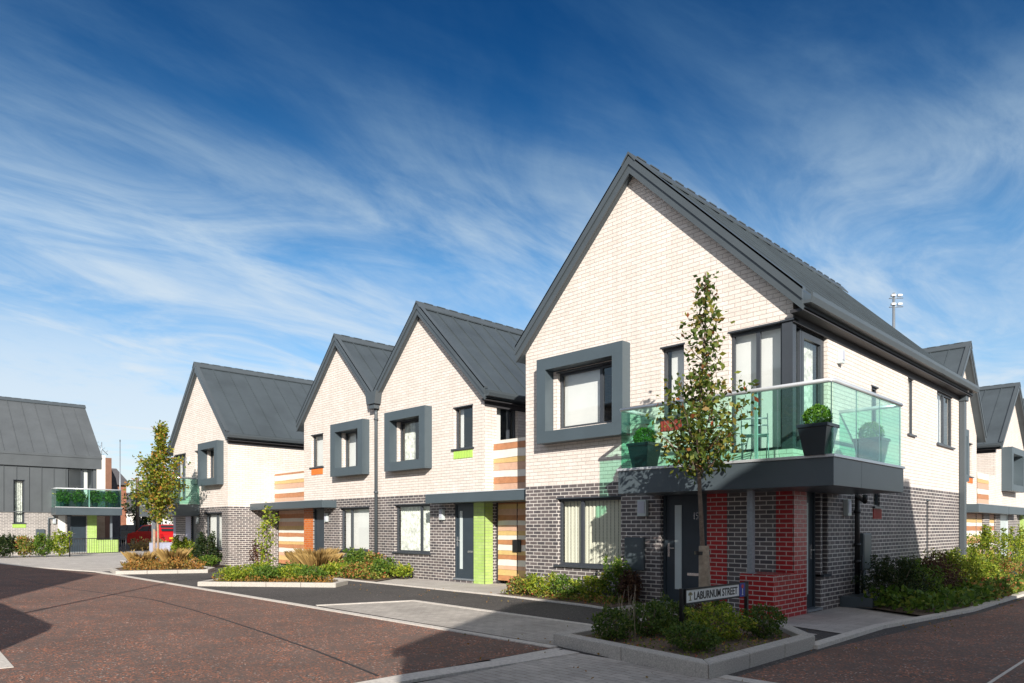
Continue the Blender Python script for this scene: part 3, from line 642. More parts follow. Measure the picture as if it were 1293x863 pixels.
# ------------------------------------------------------------------ the ground
def sheet(name, poly, z, mat, kind='structure', thick=0.0):
    b = MB(); b.facen([(x, y, z) for x, y in poly], (0, 0, 1)); o = b.build(name, mat); o['kind'] = kind; return o
def strip(name, path, w, z0, z1, mat, closed=False, bevel=0.0):
    """kerb run: a box section swept along a polyline with mitred corners"""
    n = len(path); P = [Vector((x, y, 0)) for x, y in path]; offs = []
    for i in range(n):
        pa = P[i-1] if (i > 0 or closed) else None; pb = P[(i+1) % n] if (i < n-1 or closed) else None
        d1 = (P[i]-pa).normalized() if pa is not None else None; d2 = (pb-P[i]).normalized() if pb is not None else None
        if d1 is None: d1 = d2
        if d2 is None: d2 = d1
        n1, n2 = Vector((-d1.y, d1.x, 0)), Vector((-d2.y, d2.x, 0)); m = (n1+n2).normalized(); k = 1/max(0.35, m.dot(n1)); offs.append(m*k*w/2)
    b = MB(); rng = range(n if closed else n-1)
    for i in rng:
        j = (i+1) % n; a0, a1, c0, c1 = P[i]-offs[i], P[i]+offs[i], P[j]-offs[j], P[j]+offs[j]
        L_ = (P[j]-P[i]).length; k = max(1, round(L_/0.9))
        for q in range(k):
            t0, t1 = q/k+0.003/max(L_, .1), (q+1)/k-0.003/max(L_, .1)
            x = [a0.lerp(c0, t0), a0.lerp(c0, t1), a1.lerp(c1, t1), a1.lerp(c1, t0)]
            b.prism([(v.x, v.y, z0) for v in x][::1], (0, 0, z1-z0))
    o = b.build(name, mat, bevel=bevel); o['kind'] = 'structure'; return o
sheet('ground', [(-900, -500), (500, -500), (500, 900), (-900, 900)], -0.03, 'tarmac')
sheet('main_road', [(-60, -3.2), (-5.62, -3.2), (-5.62, 6.26), (-23.5, 6.26), (-30.5, 5.3), (-37.0, 4.6), (-60, 1.5)], 0.0, 'redroad')
sheet('side_street', [(-3.3, 6.3), (2.3, 6.3), (2.3, 60), (-2.9, 60), (-2.72, 20), (-2.85, 14), (-3.1, 10.8), (-3.3, 8.5)], 0.0, 'redroad')
sheet('street_margin', [(-3.6, 6.3), (-3.305, 6.3), (-3.305, 8.5), (-3.105, 10.8), (-2.855, 14), (-2.725, 20), (-3.1, 60), (-3.6, 60)], -0.004, 'tarmac')
sheet('raised_paving', [(-5.36, -3.2), (2.3, -3.2), (2.3, 6.1), (-5.2, 6.1)], 0.004, 'paver')
strip('road_edging', [(-5.49, -3.2), (-5.49, 4.0), (-5.30, 6.2)], 0.26, -0.02, 0.010, 'line')
sheet('joint_fill', [(-5.62, 5.2), (-5.10, 5.2), (-3.3, 5.9), (-3.3, 6.28), (-5.62, 6.40)], -0.004, 'line')
strip('street_edging', [(-3.4, 6.19), (2.3, 6.3)], 0.16, -0.02, 0.010, 'line')
strip('left_edging', [(-8.75, 1.28), (-10.6, 1.38), (-13, 1.1)], 0.30, -0.02, 0.006, 'line')
sheet('footway', [(-25.3, 6.3), (-5.5, 6.3), (-5.5, 6.2), (-3.45, 6.2), (-3.45, 10.2), (-25.3, 10.2)], 0.004, 'tarmac')
sheet('yard', [(-25.3, 10.2), (-3.45, 10.2), (-3.45, 22), (-25.3, 22)], 0.002, 'flag')
strip('road_line', [(-25.5, 6.36), (-5.62, 6.26)], 0.13, -0.02, 0.014, 'line')
sheet('parking_bay_paving', [(-11.61, 6.45), (-5.65, 6.36), (-5.72, 6.6), (-6.35, 8.05), (-11.04, 8.21)], 0.010, 'paver')
strip('bay_edging', [(-11.61, 6.45), (-11.04, 8.21), (-6.29, 8.0)], 0.12, -0.02, 0.018, 'line')
sheet('forecourt', [(-15.25, 10.1), (-10.6, 10.12), (-10.75, 12.3), (-13.0, 12.3), (-16.3, 11.79)], 0.010, 'flag')
strip('forecourt_edging', [(-18.1, 10.12), (-10.5, 10.1), (-8.15, 9.92), (-7.43, 9.75)], 0.10, -0.02, 0.030, 'line')
strip('doorstep_edging', [(-7.43, 9.8), (-7.5, 11.05)], 0.08, -0.02, 0.034, 'line')
sheet('corner_footway', [(-7.40, 9.78), (-4.8, 10.12), (-3.5, 9.75), (-3.42, 12.3), (-4.1, 12.7), (-4.83, 13.2), (-7.40, 13.2)], 0.012, 'flag')
sheet('tactile_paving', [(-4.50, 9.62), (-3.80, 9.48), (-3.86, 8.92), (-4.5, 9.1)], 0.012, 'flag')
strip('side_kerb', [(-3.44, 8.4), (-3.46, 10.8), (-3.06, 14.0), (-3.0, 17.5), (-2.9, 21.5), (-2.95, 60)], 0.14, -0.02, 0.045, 'line')
sheet('far_pavement', [(-45, -6), (-38, -6), (-37.4, 4.7), (-30.8, 5.4), (-24.5, 6.4), (-26, 8.2), (-30, 9.0), (-38.5, 13.5), (-45, 13.5)], -0.012, 'flag')
strip('far_edging', [(-37.4, 4.65), (-30.8, 5.35), (-25.2, 6.4)], 0.14, -0.02, 0.006, 'line')
strip('far_lane_edging', [(-25.5, 7.0), (-27.4, 8.6), (-33, 9.2)], 0.12, -0.02, 0.008, 'line')
strip('road_joint', [(-24, 3.9), (-19.1, 4.12), (-14.9, 4.72), (-12.5, 4.62), (-11, 4.5), (-9.2, 4.33), (-7.4, 4.12), (-6.5, 3.98), (-5.75, 3.86)], 0.028, -0.01, 0.003, 'joint')
strip('street_joint', [(-1.53, 6.4), (-1.50, 12), (-1.4, 30)], 0.03, -0.01, 0.003, 'line')
sheet('east_pavement', [(2.3, -3.2), (2.9, -3.2), (2.9, 60), (2.3, 60)], 0.02, 'flag')
# planting beds
PL = [(-5.66, 6.44), (-3.50, 6.08), (-3.50, 8.42), (-4.15, 9.15), (-5.75, 9.9)]
strip('planter_kerb', PL, 0.17, -0.02, 0.15, 'kerb', closed=True, bevel=0.012)
sheet('planter_soil', PL, 0.09, 'soil')
IS1 = [(-17.45, 6.62), (-14.86, 8.72), (-15.4, 9.35), (-18.5, 9.45), (-20.2, 9.5), (-18.9, 8.0)]
strip('island_kerb', IS1, 0.14, -0.02, 0.11, 'kerb', closed=True, bevel=0.012); sheet('island_soil', IS1, 0.08, 'soil')
IS2 = [(-23.4, 6.42), (-22.3, 8.6), (-23.3, 9.2), (-26.5, 9.3), (-27.2, 8.2), (-25.0, 6.7)]
strip('far_island_kerb', IS2, 0.14, -0.02, 0.11, 'kerb', closed=True, bevel=0.012); sheet('far_island_soil', IS2, 0.08, 'soil')
sheet('row_bed_soil', [(-20.6, 10.2), (-15.4, 10.16), (-16.3, 11.79), (-20.6, 11.79)], 0.03, 'soil')
sheet('front_bed_soil', [(-10.75, 10.14), (-8.2, 9.98), (-7.55, 9.85), (-7.55, 11.09), (-10.75, 11.09)], 0.035, 'soil')
sheet('side_bed_soil', [(-4.83, 13.1), (-4.2, 12.9), (-3.3, 12.4), (-3.12, 14.0), (-3.06, 17.5), (-3.0, 19.4), (-4.83, 20.6)], 0.04, 'soil')
sheet('corner_bed_soil', [(-29.0, 9.0), (-24.6, 9.3), (-25.1, 10.49), (-29.0, 10.49)], 0.03, 'soil')

# ------------------------------------------------------------------ the corner house
H = thing('corner_house', 'tall white and dark brick house on the corner with wraparound green glass balcony', 'house', (-7.8, 11.1, 0), 'white and dark brick gabled houses')
Ff, Fs = Fr('y', 11.1, -1), Fr('x', -4.84, 1)
ZT = 2.33
lo, up = MB(), MB()
wall(lo, Ff, [(-10.81, -0.05), (-4.84, -0.05), (-4.84, ZT), (-10.81, ZT)], [(-9.88, -8.23, 0.64, 2.03), (-7.33, -6.37, 0.04, 2.10)])
wall(lo, Fs, [(11.1, -0.05), (21.3, -0.05), (21.3, ZT), (11.1, ZT)], [(11.63, 12.20, 0.04, 2.08), (12.26, 12.50, 0.62, 2.08), (14.78, 15.14, 1.84, 2.28), (18.28, 18.50, 0.75, 2.05)])
wall(lo, Fr('x', -10.81, -1), [(11.1, -0.05), (21.3, -0.05), (21.3, ZT), (11.1, ZT)]); wall(lo, Fr('y', 21.3, 1), [(-10.81, -0.05), (-4.84, -0.05), (-4.84, ZT), (-10.81, ZT)])
lo.build('brick_wall', 'dark', H)
gab = [(-10.81, ZT), (-4.84, ZT), (-4.84, 5.08), (-7.92, 8.17), (-10.81, 5.24)]
wall(up, Ff, gab, [(-9.88, -8.40, 3.50, 4.68), (-7.31, -6.83, 3.45, 4.74), (-5.95, -4.84, 2.70, 4.76)])
wall(up, Fs, [(11.1, ZT), (21.3, ZT), (21.3, 5.08), (11.1, 5.08)], [(11.1, 12.48, 2.70, 4.76), (14.66, 15.02, 2.9, 4.2), (16.92, 17.32, 3.47, 4.71), (19.13, 20.52, 3.44, 4.73)])
wall(up, Fr('x', -10.81, -1), [(11.1, ZT), (21.3, ZT), (21.3, 5.24), (11.1, 5.24)]); wall(up, Fr('y', 21.3, 1), gab)
up.build('white_brick_wall', 'white', H)
rp = MB(); Ff.box(rp, -6.37, -5.99, 0, 2.025, -0.02, 0.004); Ff.box(rp, -5.12, -4.836, 0, 2.025, -0.02, 0.004); Fs.box(rp, 11.098, 11.61, 0, 2.025, -0.02, 0.004)
rp.build('red_brick_panel', 'red', H)
lw = MB(); lw.box(-5.40, -4.834, 10.40, 11.094, -0.05, 0.60); lw.box(-4.93, -4.834, 11.094, 11.60, -0.05, 0.60)
o = lw.build('low_brick_wall', 'red', H)
cp = MB()
for i in range(15):
    y = 10.405+i*0.079; x0 = -5.395 if y < 11.0 else -4.92
    cp.box(x0, -4.828, y, y+0.068, 0.602, 0.705)
cp.build('coping', 'red', o)
po = MB(); po.box(-5.32, -5.23, 10.50, 10.59, 0.70, 2.02); po.box(-5.35, -5.20, 10.47, 10.62, 0.706, 0.716); po.build('steel_post', 'steel', H)
interior(H, -10.81, -4.84, 11.1, 21.3, 2.45)
window(H, Ff, -9.88, -8.23, 0.64, 2.03, mull=(-9.27,), blind='cream')
door(H, Ff, -7.33, -6.37, 0.04, 2.10, glz=(-7.09, -6.95, 0.3, 1.84), handle_u=-7.22, slot=(-6.83, -6.56, 0.56))
nb = MB(); Ff.box(nb, -6.70, -6.685, 1.58, 1.70, -0.12, -0.112)
for (a, c, v, w_) in ((-6.66, -6.61, 1.688, 0.012), (-6.66, -6.61, 1.64, 0.012), (-6.66, -6.61, 1.58, 0.012)): Ff.box(nb, a, c, v, v+w_, -0.12, -0.112)
Ff.box(nb, -6.66, -6.65, 1.64, 1.70, -0.12, -0.112); Ff.box(nb, -6.62, -6.61, 1.58, 1.652, -0.12, -0.112); nb.build('house_number', 'chrome', H)
d = door(H, Fs, 11.63, 12.20, 0.04, 2.08, glz=(11.86, 11.94, 0.3, 1.85), handle_u=12.06, slot=(11.66, 11.84, 0.62))
window(H, Fs, 12.26, 12.50, 0.62, 2.08, blind='blind', fw=0.04)
window(H, Fs, 14.78, 15.14, 1.84, 2.28, blind='cream', fw=0.04, depth=0.03); ribpanel(H, Fs, 14.74, 15.20, 1.60, 1.80, 'redp')
window(H, Fs, 18.28, 18.50, 0.75, 2.05, blind='cream', fw=0.035, depth=0.03)
boxwin(H, Ff, -10.25, -8.01, 3.20, 4.98, 0.25, 0.245, -9.88, -8.40, 3.50, 4.68, (-8.78,), bu=(-9.85, -8.80))
window(H, Ff, -7.31, -6.83, 3.45, 4.74, blind='blind', bu=(-7.22, -6.9)); ribpanel(H, Ff, -7.33, -6.83, 3.20, 3.40, 'redp')
window(H, Ff, -5.95, -5.03, 2.70, 4.76, mull=(-5.47,), blind='blind', sill=False, bu=(-5.93, -5.10))
cpz = MB(); cpz.box(-5.03, -4.93, 11.19, 11.35, 2.70, 4.76); cpz.box(-5.03, -4.852, 11.112, 11.24, 2.70, 4.757); cpz.box(-5.05, -4.82, 11.08, 11.26, 4.757, 4.785); cpz.build('corner_post', 'frame', H)
w = window(H, Fs, 11.24, 12.48, 2.70, 4.76, mull=(11.52,), blind='net', sill=False, depth=0.06, bu=(11.60, 12.3))
dr = MB(); Fs.box(dr, 11.56, 11.64, 2.77, 4.68, -0.10, -0.052); Fs.box(dr, 12.32, 12.40, 2.77, 4.68, -0.10, -0.052); Fs.box(dr, 11.64, 12.32, 4.58, 4.68, -0.10, -0.052); Fs.box(dr, 11.64, 12.32, 2.77, 2.87, -0.10, -0.052); dr.build('balcony_door', 'frame', H)
window(H, Fs, 14.66, 15.02, 2.90, 4.20, fw=0.04, blind=None, depth=0.03)
window(H, Fs, 16.92, 17.34, 3.47, 4.71, fw=0.03, depth=0.03)
window(H, Fs, 19.13, 20.52, 3.44, 4.73, mull=(19.80,), bu=(19.2, 20.1), depth=0.03)
walllamp(H, Ff, -7.69, 1.64, w=0.2, h=0.31); walllamp(H, Fs, 13.28, 1.64, w=0.17, h=0.3); walllamp(H, Fs, 12.98, 4.35, w=0.14, h=0.25)
meterbox(H, Ff, -8.10, -7.66, 0.62, 1.24); meterbox(H, Fs, 14.02, 14.46, 0.62, 1.32)
c = MB(); c.tube([(-7.86, 11.05, 0.62), (-7.86, 11.05, 0.02)], 0.03, 8); c.build('service_pipe', 'navy', H); c = MB(); c.tube([(-4.79, 14.1, 0.62), (-4.79, 14.1, 0.02)], 0.03, 8); c.build('service_pipe', 'navy', H)
st = MB(); st.box(-4.83, -4.28, 13.02, 14.5, 0, 0.20); st.build('plinth_step', 'navy', H, bevel=0.01)
downpipe(H, -4.77, 13.70, 0.2, 2.02, 0.045, top=(-4.55, 13.45, 2.02), mat='black')
c = MB(); c.tube([(-4.77, 13.95, 0.2), (-4.77, 13.95, 0.9)], 0.015, 6); c.build('thin_pipe', 'black', H)
roof(H, -10.81, -7.92, -4.84, 5.24, 8.17, 5.08, 11.1, 21.3, ovf=0.13, ovl=0.16, ovr=0.22, th=0.19)
dp = MB(); dp.box(-4.83, -4.70, 21.10, 21.28, 0, 4.86); dp.box(-4.84, -4.66, 21.07, 21.31, 4.70, 4.95); dp.build('downpipe', 'trim', H, bevel=0.01)
c = MB(); c.tube([(-4.62, 21.0, 4.98), (-4.70, 21.15, 4.86)], 0.05, 8); c.build('pipe_elbow', 'pvc', H)
balcony(H, -7.46, -3.83, 10.07, 13.02, 11.1, -4.84, 2.02, 2.45, 3.50, (-6.22, -4.97), 1, splits_f=(-6.24, -4.99, -4.62), splits_s=(11.02, 12.02))

# ------------------------------------------------------------------ the two joined houses behind
def semi(name, label, x0, x1, xa, za, zl, zr, Y, zt, lo_holes, up_holes, left_z=None):
    h = thing(name, label, 'house', (xa, Y, 0), 'white and dark brick gabled houses')
    F = Fr('y', Y, -1); lo, up = MB(), MB(); y1 = Y+10.2
    wall(lo, F, [(x0, -0.05), (x1, -0.05), (x1, zt), (x0, zt)], lo_holes); g = [(x0, zt), (x1, zt), (x1, zr), (xa, za), (x0, zl)]
    wall(up, F, g, up_holes)
    return h, F, lo, up, y1, g
def close(h, lo, up, x0, x1, y0, y1, zt, zl, zr, g, sideholes=(), sides='lr', losh=()):
    if 'l' in sides: wall(lo, Fr('x', x0, -1), [(y0, -0.05), (y1, -0.05), (y1, zt), (y0, zt)]); wall(up, Fr('x', x0, -1), [(y0, zt), (y1, zt), (y1, zl), (y0, zl)])
    if 'r' in sides: wall(lo, Fr('x', x1, 1), [(y0, -0.05), (y1, -0.05), (y1, zt), (y0, zt)], losh); wall(up, Fr('x', x1, 1), [(y0, zt), (y1, zt), (y1, zr), (y0, zr)], sideholes)
    wall(lo, Fr('y', y1, 1), [(x0, -0.05), (x1, -0.05), (x1, zt), (x0, zt)]); wall(up, Fr('y', y1, 1), g)
    lo.build('brick_wall', 'dark', h); up.build('white_brick_wall', 'white', h); interior(h, x0, x1, y0, y1, zt+0.1)
h2, F, lo, up, y1, g = semi('gabled_house', 'white gabled house with green brick pillar and green panel below its small window', -17.65, -12.93, -15.5, 7.27, 5.10, 4.75, 11.8, 2.33,
    [(-16.77, -15.12, 0.72, 2.06), (-14.10, -13.33, 0.08, 2.05)], [(-16.6, -15.2, 3.28, 4.44), (-14.12, -13.37, 3.46, 4.53)])
close(h2, lo, up, -17.65, -12.93, 11.8, y1, 2.33, 5.10, 4.75, g, sideholes=[(12.22, 12.97, 3.50, 4.52)], sides='r')
window(h2, F, -16.77, -15.12, 0.72, 2.06, mull=(-15.62,), blind='net')
door(h2, F, -14.10, -13.33, 0.08, 2.05, depth=0.06, glz=(-13.93, -13.83, 0.35, 1.85), handle_u=-14.03, slot=(-13.62, -13.42, 0.78))
gp = MB(); F.box(gp, -13.33, -12.926, 0, 2.06, -0.02, 0.004); Fr('x', -12.93, 1).box(gp, 11.798, 12.08, 0, 2.06, -0.02, 0.004); gp.build('green_brick_pillar', 'green', h2)
boxwin(h2, F, -16.92, -15.03, 3.02, 4.70, 0.25, 0.25, -16.6, -15.2, 3.28, 4.44, (-15.55,), bu=(-16.55, -16.1), blind='net')
window(h2, F, -14.12, -13.37, 3.46, 4.53, bu=(-14.08, -13.95), fw=0.04); ribpanel(h2, F, -14.12, -13.37, 3.20, 3.40, 'grp')
F2 = Fr('x', -12.93, 1); window(h2, F2, 12.22, 12.97, 3.50, 4.52, mull=(12.72,), bu=(12.3, 12.55))
walllamp(h2, F, -14.55, 1.62, w=0.15, h=0.28)
roof(h2, -17.65, -15.5, -12.93, 5.10, 7.27, 4.75, 11.8, y1, ovf=0.12, ovl=0.0, ovr=0.16, th=0.17, seam=0.55)
canopy(h2, -14.68, -10.83, 11.3, 12.4, 2.05, 2.28)
Fg = Fr('y', 12.22, -1)
bb = MB(); boards(bb, Fr('y', 12.14, -1), -12.92, -10.83, 2.34, 3.52, SEQ_P, h=0.12); bb.box(-12.92, -10.83, 12.10, 12.24, 3.52, 3.60, 0); bb.build('terrace_parapet', WB, h2)
bb = MB(); boards(bb, Fg, -12.84, -11.0, 0.10, 2.03, SEQ_D); o = bb.build('garage_door', WB, h2)
c = MB(); Fg.box(c, -12.165, -12.15, 0.1, 2.03, 0.0, 0.046); c.build('leaf_joint', 'black', o)
c = MB(); Fg.box(c, -12.30, -12.02, 0.82, 1.12, 0.04, 0.065); c.build('lock_plate', 'black', o)
gw = MB(); gw.box(-12.92, -12.85, 12.20, 12.30, 0, 2.2); gw.box(-12.85, -10.83, 12.24, 12.34, 2.035, 2.34); gw.box(-12.92, -10.83, 12.34, 16, 2.2, 2.34); gw.build('garage_frame', 'soffit', h2)
vh = MB(); vh.prism([(-17.86, 11.56, 5.05), (-17.44, 11.56, 5.05), (-17.36, 11.56, 5.42), (-17.94, 11.56, 5.42)], (0, 0.22, 0)); vh.prism([(-17.8, 11.6, 4.92), (-17.5, 11.6, 4.92), (-17.5, 11.6, 5.04), (-17.8, 11.6, 5.04)], (0, 0.18, 0)); vh.build('rain_hopper', 'trim', h2, bevel=0.01)
downpipe(h2, -17.62, 11.74, 0, 4.92, 0.05)

h1, F, lo, up, y1, g = semi('gabled_house', 'white gabled house with orange brick pillar and orange panel below its small window', -22.06, -17.65, -19.8, 7.22, 4.96, 5.08, 11.8, 2.33,
    [(-19.75, -18.08, 0.70, 2.03), (-21.42, -20.72, 0.08, 2.05)], [(-19.55, -18.4, 3.28, 4.42), (-21.57, -20.79, 3.42, 4.50)])
close(h1, lo, up, -22.06, -17.65, 11.8, y1, 2.33, 4.96, 5.08, g, sides='l')
window(h1, F, -19.75, -18.08, 0.70, 2.03, mull=(-19.2,), blind='blind')
door(h1, F, -21.42, -20.72, 0.08, 2.05, depth=0.06, slot=(-21.2, -21.0, 0.4))
gp = MB(); F.box(gp, -22.064, -21.44, 0, 2.06, -0.02, 0.004); gp.build('orange_brick_pillar', 'orange', h1)
boxwin(h1, F, -19.91, -18.06, 3.02, 4.67, 0.25, 0.26, -19.55, -18.4, 3.28, 4.42, (-18.92,), blind='blind')
window(h1, F, -21.57, -20.79, 3.42, 4.50, fw=0.045); ribpanel(h1, F, -21.55, -20.80, 3.17, 3.37, 'orp')
walllamp(h1, F, -20.50, 1.60, w=0.13, h=0.28)
roof(h1, -22.06, -19.8, -17.65, 4.96, 7.22, 5.08, 11.8, y1, ovf=0.12, ovl=0.25, ovr=0.0, th=0.17, seam=0.55, gut=(False, False))
canopy(h1, -25.18, -19.95, 11.3, 12.4, 2.05, 2.28)
Fg = Fr('y', 12.42, -1)
bb = MB(); boards(bb, Fr('y', 12.30, -1), -25.18, -22.07, 2.34, 3.42, SEQ_P, h=0.12); bb.box(-25.18, -22.07, 12.26, 12.40, 3.42, 3.50, 0); bb.build('terrace_parapet', WB, h1)
bb = MB(); boards(bb, Fg, -25.1, -22.2, 0.06, 2.03, SEQ_D, h=0.13); o = bb.build('garage_door', WB, h1)
c = MB(); Fg.box(c, -22.78, -22.76, 0.06, 2.03, 0.0, 0.046); c.build('leaf_joint', 'black', o)
c = MB(); Fg.box(c, -22.74, -22.48, 0.95, 1.15, 0.04, 0.06); c.build('lock_plate', 'black', o)
gw = MB(); gw.box(-25.18, -25.1, 12.40, 12.5, 0, 2.2); gw.box(-25.1, -22.07, 12.44, 12.54, 2.035, 2.34); gw.box(-25.18, -22.07, 12.54, 16, 2.2, 2.34); gw.build('garage_frame', 'soffit', h1)

# ------------------------------------------------------------------ the end house with a lilac porch
h3, F, lo, up, y1, g = semi('gabled_house', 'white gabled end house with lilac brick porch and balcony, furthest of the row', -30.67, -25.2, -27.95, 7.45, 4.62, 4.72, 10.5, 2.18,
    [(-27.35, -25.75, 0.62, 1.95), (-28.72, -28.10, 0.05, 1.9)], [(-27.0, -25.8, 3.22, 4.36), (-28.30, -27.6, 3.10, 4.38), (-30.67, -29.30, 2.5, 4.38)])
close(h3, lo, up, -30.67, -25.2, 10.5, y1, 2.18, 4.62, 4.72, g)
window(h3, F, -27.35, -25.75, 0.62, 1.95, mull=(-26.40,)); door(h3, F, -28.72, -28.10, 0.05, 1.9, depth=0.05)
lp = MB(); F.box(lp, -29.30, -28.74, 0, 1.84, -0.02, 0.004); F.box(lp, -30.674, -30.4, 0, 1.84, -0.02, 0.004); lp.build('lilac_brick_panel', 'lilac', h3)
lp = MB(); lp.box(-31.1, -29.5, 9.70, 9.95, -0.05, 0.78); lp.box(-31.1, -30.85, 9.95, 10.6, -0.05, 0.78); lp.build('low_brick_wall', 'lilac', h3)
po = MB(); po.box(-31.02, -30.90, 9.76, 9.88, 0.78, 1.86); po.build('steel_post', 'steel', h3)
boxwin(h3, F, -27.38, -25.58, 2.98, 4.58, 0.25, 0.25, -27.0, -25.8, 3.22, 4.36, (-26.1,), bu=(-26.8, -26.3))
window(h3, F, -28.30, -27.6, 3.10, 4.38, fw=0.045); window(h3, F, -30.5, -29.30, 2.5, 4.38, mull=(-29.85,), sill=False)
cq = MB(); cq.box(-30.66, -30.5, 10.51, 10.7, 2.5, 4.38); cq.build('corner_post', 'frame', h3)
walllamp(h3, F, -27.95, 1.55, w=0.12, h=0.28); walllamp(h3, F, -28.9, 3.95, w=0.12, h=0.25); meterbox(h3, F, -28.05, -27.6, 0.5, 1.2)
roof(h3, -30.67, -27.95, -25.2, 4.62, 7.45, 4.72, 10.5, y1, ovf=0.12, ovl=0.22, ovr=0.16, th=0.18, seam=0.6)
balcony(h3, -31.55, -27.86, 9.52, 12.0, 10.5, -30.67, 1.86, 2.30, 3.30, (-29.6,), -1, splits_f=(-29.6, -28.8), splits_s=(10.6, 11.3))

# ------------------------------------------------------------------ the zinc clad house across the street
h4 = thing('zinc_clad_house', 'wide house clad in grey zinc with balcony of plants and lime green porch', 'house', (-44, 7, 0))
Fx = Fr('x', -44, 1); zz, lo = MB(), MB()
wall(lo, Fx, [(-4, -0.05), (11.0, -0.05), (11.0, 2.22), (-4, 2.22)], [(7.18, 7.66, 1.62, 2.22), (9.58, 10.5, 0.04, 2.02), (9.16, 9.5, 0.3, 2.02)])
wall(zz, Fx, [(-4, 2.22), (11.0, 2.22), (11.0, 5.2), (-4, 5.2)], [(7.18, 7.66, 2.22, 3.86), (9.62, 10.84, 2.5, 4.64)])
G5 = [(-51, 2.22), (-44, 2.22), (-44, 5.2), (-47.5, 8.35), (-51, 5.2)]
wall(lo, Fr('y', 11.0, 1), [(-51, -0.05), (-44, -0.05), (-44, 2.22), (-51, 2.22)]); wall(zz, Fr('y', 11.0, 1), G5)
wall(lo, Fr('y', -4, -1), [(-51, -0.05), (-44, -0.05), (-44, 2.22), (-51, 2.22)]); wall(zz, Fr('y', -4, -1), G5)
lo.build('brick_wall', 'greybrick', h4)
y = -3.7
while y < 10.9:
    if not (9.55 < y < 10.9): Fx.box(zz, y-0.012, y+0.012, 2.24 if not (7.1 < y < 7.75) else 3.9, 5.1, 0.0, 0.035)
    y += 0.55
Fx.box(zz, -4.02, 9.0, 2.19, 2.24, -0.01, 0.04)
zz.build('zinc_wall', 'zinc2', h4)
window(h4, Fx, 7.18, 7.66, 1.62, 3.86, blind='net'); ribpanel(h4, Fx, 7.14, 7.72, 1.38, 1.57, 'grp')
window(h4, Fx, 9.62, 10.84, 2.5, 4.64, mull=(10.3,), bu=(10.35, 10.6), sill=False)
door(h4, Fx, 9.78, 10.5, 0.04, 2.02, depth=0.10, handle_u=9.86, slot=(10.1, 10.35, 0.75)); window(h4, Fx, 9.58, 9.78, 0.1, 2.02, blind=None, sill=False, fw=0.03)
b = MB(); Fx.box(b, 9.16, 9.5, 0.3, 2.02, -0.05, 0.0); b.build('white_panel', 'pvc', h4)
b = MB(); Fx.box(b, 10.54, 11.004, 0, 2.06, -0.02, 0.006); b.build('green_brick_pillar', 'green', h4)
b = MB(); b.box(-44.0, -43.7, 11.0, 12.0, -0.05, 0.70); b.build('low_brick_wall', 'green', h4)
b = MB(); b.box(-43.86, -43.76, 11.62, 11.72, 0.7, 2.06); b.build('steel_post', 'steel', h4)
meterbox(h4, Fx, 8.15, 8.55, 0.62, 1.3); downpipe(h4, -43.95, 8.72, 0, 1.9, 0.045, top=(-43.9, 8.95, 2.0)); walllamp(h4, Fx, 8.98, 1.6, w=0.14, h=0.28)
roof(h4, -51, -47.5, -44, 5.2, 8.35, 5.2, -4, 11.0, ovf=0.1, ovl=0.15, ovr=0.05, th=0.14, seam=0.62, gut=(False, False), mat='zinc2')
b = MB(); b.box(-44.0, -43.88, -4, 11.22, 4.62, 5.2); b.box(-44.05, -43.85, -4.05, 11.25, 5.2, 5.26); b.build('eaves_fascia', 'zinc2', h4)
XF[:] = [-44, 0, 1]
balcony(h4, 8.87, 11.96, -1.0, 1.8, 0.0, 11.0, 2.06, 2.48, 3.46, (10.4,), 1, splits_f=(10.4,), splits_s=(0.6,))
XF[:] = [0, 0, 0]

# ------------------------------------------------------------------ the houses further up the side street, facing it
XF[:] = [-6.9, 0, 1]
def faceeast(name, label, x0, x1, xa, za, zl, zr, lh, uh):
    h, F, lo, up, y1, g = semi(name, label, x0, x1, xa, za, zl, zr, 0, 2.33, lh, uh)
    close(h, lo, up, x0, x1, 0, 9.5, 2.33, zl, zr, g)
    return h, F
r1, F = faceeast('gabled_house', 'white gabled house directly behind the corner house on the side street', 27.9, 32.76, 30.5, 7.95, 5.2, 5.05, [(28.6, 29.8, 0.7, 2.0), (31.0, 32.76, 0.02, 1.96)], [(31.35, 32.10, 3.38, 4.66), (28.6, 29.9, 3.4, 4.7)])
window(r1, F, 31.35, 32.10, 3.38, 4.66, mull=(31.7,)); ribpanel(r1, F, 31.35, 32.10, 3.12, 3.33, 'orp'); window(r1, F, 28.6, 29.8, 0.7, 2.0)
boxwin(r1, F, 28.2, 30.25, 3.1, 5.0, 0.3, 0.25, 28.6, 29.9, 3.4, 4.7, (29.4,))
roof(r1, 27.9, 30.5, 32.76, 5.2, 7.95, 5.05, 0, 9.5, ovl=0.2, ovr=0.2, th=0.18, gut=(False, False))
canopy(r1, 31.0, 36.2, -0.45, -0.004, 1.98, 2.3)
bb = MB(); boards(bb, Fr('y', 0.06, -1), 31.02, 33.78, 0.04, 1.95, SEQ_D, h=0.16); bb.build('garage_door', WB, r1)
bb = MB(); boards(bb, Fr('y', 0.06, -1), 34.78, 35.9, 0.04, 1.95, SEQ_D, h=0.16); bb.build('garage_door', WB, r1)
for q in ((33.8, 34.76), (35.92, 36.05)): bb = MB(); bb.box(q[0], q[1], -0.04, 0.4, -0.05, 2.33); bb.build('brick_pier', 'dark', r1)
bb = MB(); boards(bb, Fr('y', 0.02, -1), 32.80, 34.75, 2.34, 3.6, SEQ_P, h=0.15); bb.build('striped_parapet', WB, r1)
bb = MB(); bb.box(34.75, 36.05, 0.0, 0.12, 2.34, 3.6); bb.build('brick_parapet', 'white', r1)
